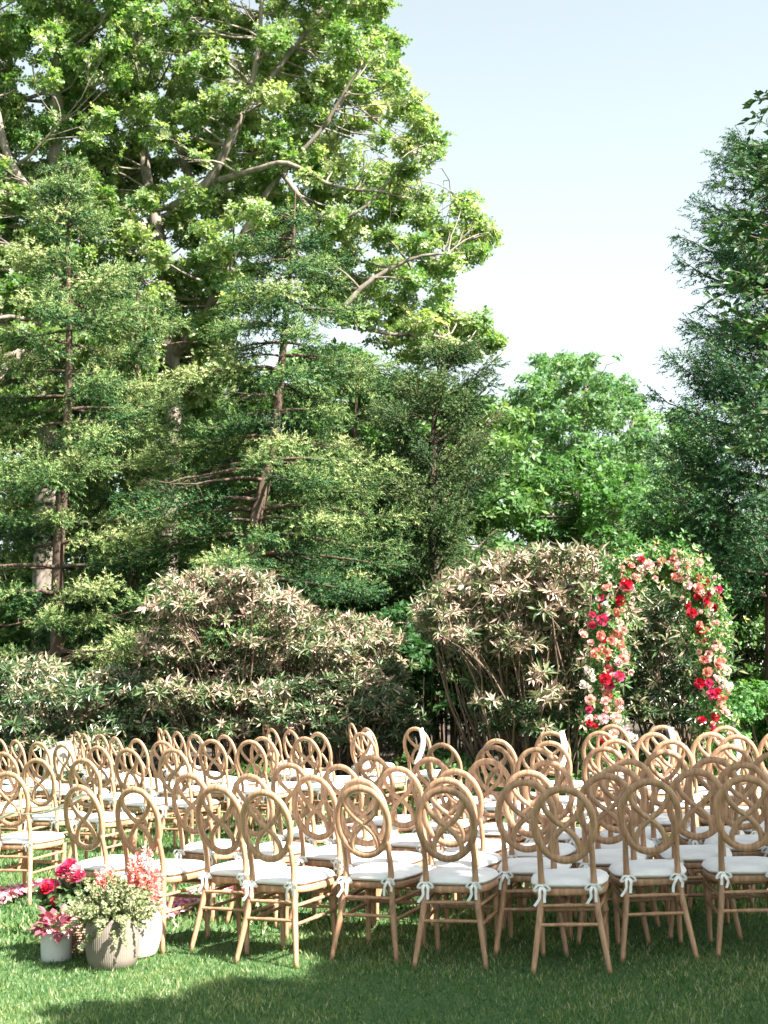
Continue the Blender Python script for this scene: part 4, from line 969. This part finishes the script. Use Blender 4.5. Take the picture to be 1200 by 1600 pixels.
# big taupe ribbed pot with pale sprigs
b = gpt(176, 1510)
r = empty('potted_plant', b, 'large taupe ribbed pot of pale green sprigs, nearest of the pots', 'potted plant', 'pots of flowers at the end of the nearest row')
m = lathe([(.108, 0), (.118, .006), (.130, .05), (.139, .11), (.138, .17), (.131, .215), (.124, .24), (.126, .252), (.119, .254), (.115, .23), (.0, .225)], 288, .006, 72); link('pot', m.mesh('pot'), r, M['pot_taupe'])
def sprigs(n, c, R, L, seed, size, up=.7, tint=.5):
    g = np.random.default_rng(seed); P = []; Dv = []; T = []; mm = MB()
    for i in range(n):
        d = unit(g.normal(size=3) * np.array([1, 1, .5]) + np.array([0, 0, up])); l = L * g.uniform(.5, 1.1)
        t = np.linspace(0, 1, 10); q = c + d * R * .2; pp = q + d * (t * l)[:, None] + np.array([0, 0, -1]) * (t ** 2 * l * .25)[:, None] + g.normal(size=(10, 3)) * .004
        mm.tube(pp, np.linspace(.0022, .001, 10), 3, False)
        for j in range(26):
            u = g.uniform(.25, 1); k = u * 9; a = int(k); x = pp[a] * (1 - (k - a)) + pp[min(a + 1, 9)] * (k - a)
            P.append(x); Dv.append(unit(d * .5 + unit(g.normal(size=3)))); T.append(np.clip(tint + .5 * (u - .5) + g.normal() * .2, 0, 1))
    P = np.array(P); Dv = np.array(Dv); n = len(P); tp = whorl_tpl(4, .6, 5, .7, False)
    return mm, scatter(tp[0], tp[1], P, bases(unit(np.cross(Dv, unit(g.normal(size=(n, 3))))), Dv), size * g.uniform(.7, 1.3, n), np.array(T), tp[2])
mm, (V, F, T) = sprigs(150, np.array([-.01, 0, .22]), .3, .235, 5, .017, .95, .6)
tag(link('stems', mm.mesh('stems'), r, M['sprig']), kind='stuff'); tag(link('foliage', tri_mesh('foliage', V, F, T), r, M['sprig']), kind='stuff')
for dx, l in ((-.30, .24), (.27, .24)):
    pass
# pale pot behind right with coral flower spikes
b = gpt(211, 1494)
r = empty('potted_plant', b, 'pale ridged pot of coral snapdragon spikes, behind and right of the taupe pot', 'potted plant', 'pots of flowers at the end of the nearest row')
prof = [(.09, 0), (.10, .005)] + [(.10 + .048 * math.sin(PI * (z + .02) / .34) + .0022 * math.cos(z * 520), z) for z in np.linspace(.01, .27, 60)] + [(.10, .272), (.09, .25), (0, .245)]
link('pot', lathe(prof, 56).mesh('pot'), r, M['pot_pale'])
def spike(col_, seed, h=.16):
    g = np.random.default_rng(seed); tv = np.array([(0, 0, 0), (-.5, .5, .15), (0, .55, -.1), (.5, .5, .15), (-.3, 1, .3), (.3, 1, .3)]); tf = np.array([(0, 2, 1), (0, 3, 2), (1, 2, 4), (2, 3, 5)])
    n = 70; z = g.random(n); a = g.uniform(0, 2 * PI, n); d = unit(np.stack([np.cos(a), np.sin(a), .3 + g.normal(size=n) * .3], 1))
    P = np.stack([np.cos(a) * .012, np.sin(a) * .012, z * h], 1); V, F, T = scatter(tv, tf, P, bases(d, unit(g.normal(size=(n, 3)))), .034 * (1.1 - .6 * z), g.random(n))
    me = tri_mesh('flower_spike', V, F, T); me.materials.append(col_); return me
SP = [spike(ROSE['c'], 1), spike(ROSE['p'], 2), spike(ROSE['c'], 3, .12)]
mm = MB()
for i, (x, z, y) in enumerate([(.01, .38, 0), (.05, .34, .03), (.09, .29, -.02), (-.03, .33, .05), (.12, .25, 0), (-.10, .33, .02), (-.15, .30, .05), (.06, .42, .04), (.10, .34, .05), (.03, .30, -.04), (-.19, .33, .06)]):
    mm.tube(crook((x * .3, y * .3, .24), (x, y, z), 5, .05), .003, 4, False); o = link('flower_spike', SP[i % 3], r, loc=(x, y, z - .02)); o.rotation_euler = (rng.normal() * .15, x * 1.6, rng.random() * 6); o.scale = (1.15,) * 3
tag(link('stems', mm.mesh('stems'), r, M['dark_leaf']), kind='stuff')
tt = blob_leaves((0, 0, .30), (.13, .12, .09), 120, LEAFT, .035, .5, .2); V, F, T = join(tt); tag(link('foliage', tri_mesh('foliage', V, F, T), r, M['dark_leaf']), kind='stuff')
# wicker pot behind left with crimson blooms
b = gpt(122, 1487)
r = empty('potted_plant', b, 'brown wicker pot of crimson and pink blooms, behind the white pot', 'potted plant', 'pots of flowers at the end of the nearest row')
prof = [(.085, 0)] + [(.088 + .03 * math.sin(PI * z / .26) + .003 * math.cos(z * 420), z) for z in np.linspace(.0, .20, 60)] + [(.09, .2), (0, .19)]
link('pot', lathe(prof, 56).mesh('pot'), r, M['wicker'])
tt = blob_leaves((-.06, 0, .30), (.13, .12, .11), 110, LEAFT, .055, .5, .25); V, F, T = join(tt); tag(link('foliage', tri_mesh('foliage', V, F, T), r, M['dark_leaf']), kind='stuff')
mm = MB()
DL = [oval_leaf(M['dark_leaf'], t, .6) for t in (.2, .6, .9)]
for i in range(26):
    a = rng.uniform(0, 2 * PI); p = np.array([-.06 + math.cos(a) * .10, math.sin(a) * .1, rng.uniform(.20, .36)]); put(DL[i % 3], 'leaf', r, p, (math.cos(a), math.sin(a), rng.uniform(-.8, .3)), (0, -.2, 1), rng.uniform(.05, .085))
for i, (x, z, k, s) in enumerate([(-.02, .455, 'm', .085), (.02, .44, 'l', .07), (-.055, .43, 'm', .08), (.035, .41, 'm', .07), (-.12, .36, 'm', .07), (-.145, .345, 'r', .07), (-.09, .33, 'r', .06), (-.10, .365, 'l', .05), (.0, .40, 'c', .07), (-.10, .28, 'r', .05), (-.03, .24, 'r', .045), (-.16, .37, 'm', .05)]):
    y = rng.uniform(-.10, -.02); mm.tube(crook((0, 0, .19), (x, y, z), 5, .06), .003, 4, False); put(ROSEM[k][i % 2], 'bloom', r, (x, y, z), (1, 0, .2), unit(np.array([rng.normal() * .4, -.7, .8])), s)
tag(link('stems', mm.mesh('stems'), r, M['dark_leaf']), kind='stuff')

# ------------------------------------------------------------------ petals strewn on the lawn
def petals(pts, n, label, spread=.07):
    C = np.array([gpt(x, y) for x, y in pts]); S = spline(C, 40); k = rng.integers(0, 41, n)
    P = S[k] + rng.normal(size=(n, 3)) * np.array([.07, spread, 0]); P[:, 2] = rng.uniform(.035, .065, n)
    tv = np.array([(-.5, -.3, .12), (.5, -.3, .1), (.55, .4, .16), (-.5, .5, .05), (0, 0, -.06)]); tf = np.array([(0, 1, 4), (1, 2, 4), (2, 3, 4), (3, 0, 4)])
    R = bases(rnd_unit(n), unit(np.array([0, 0, 1.]) + rnd_unit(n) * .45)); V, F, T = scatter(tv, tf, P, R, rng.uniform(.022, .04, n), rng.random(n))
    tag(link('petals', tri_mesh('petals', V, F, T), None, M['petal_mix']), label, 'petals', 'pink petals strewn along the aisles', 'stuff')
petals([(-60, 1425), (0, 1410), (40, 1398), (80, 1392)], 850, 'pink and white petals strewn on the grass at the left edge', .07)
petals([(225, 1448), (265, 1430), (300, 1415)], 340, 'magenta petals on the grass just right of the pots', .06)
petals([(320, 1405), (400, 1398), (490, 1388), (570, 1380)], 480, 'pink petals on the grass under the nearest row', .05)
petals([(330, 1300), (480, 1290), (600, 1300), (700, 1290)], 260, 'pale petals on the grass between the middle rows', .06)
print('TRIS', sum(NT.values()), NT)
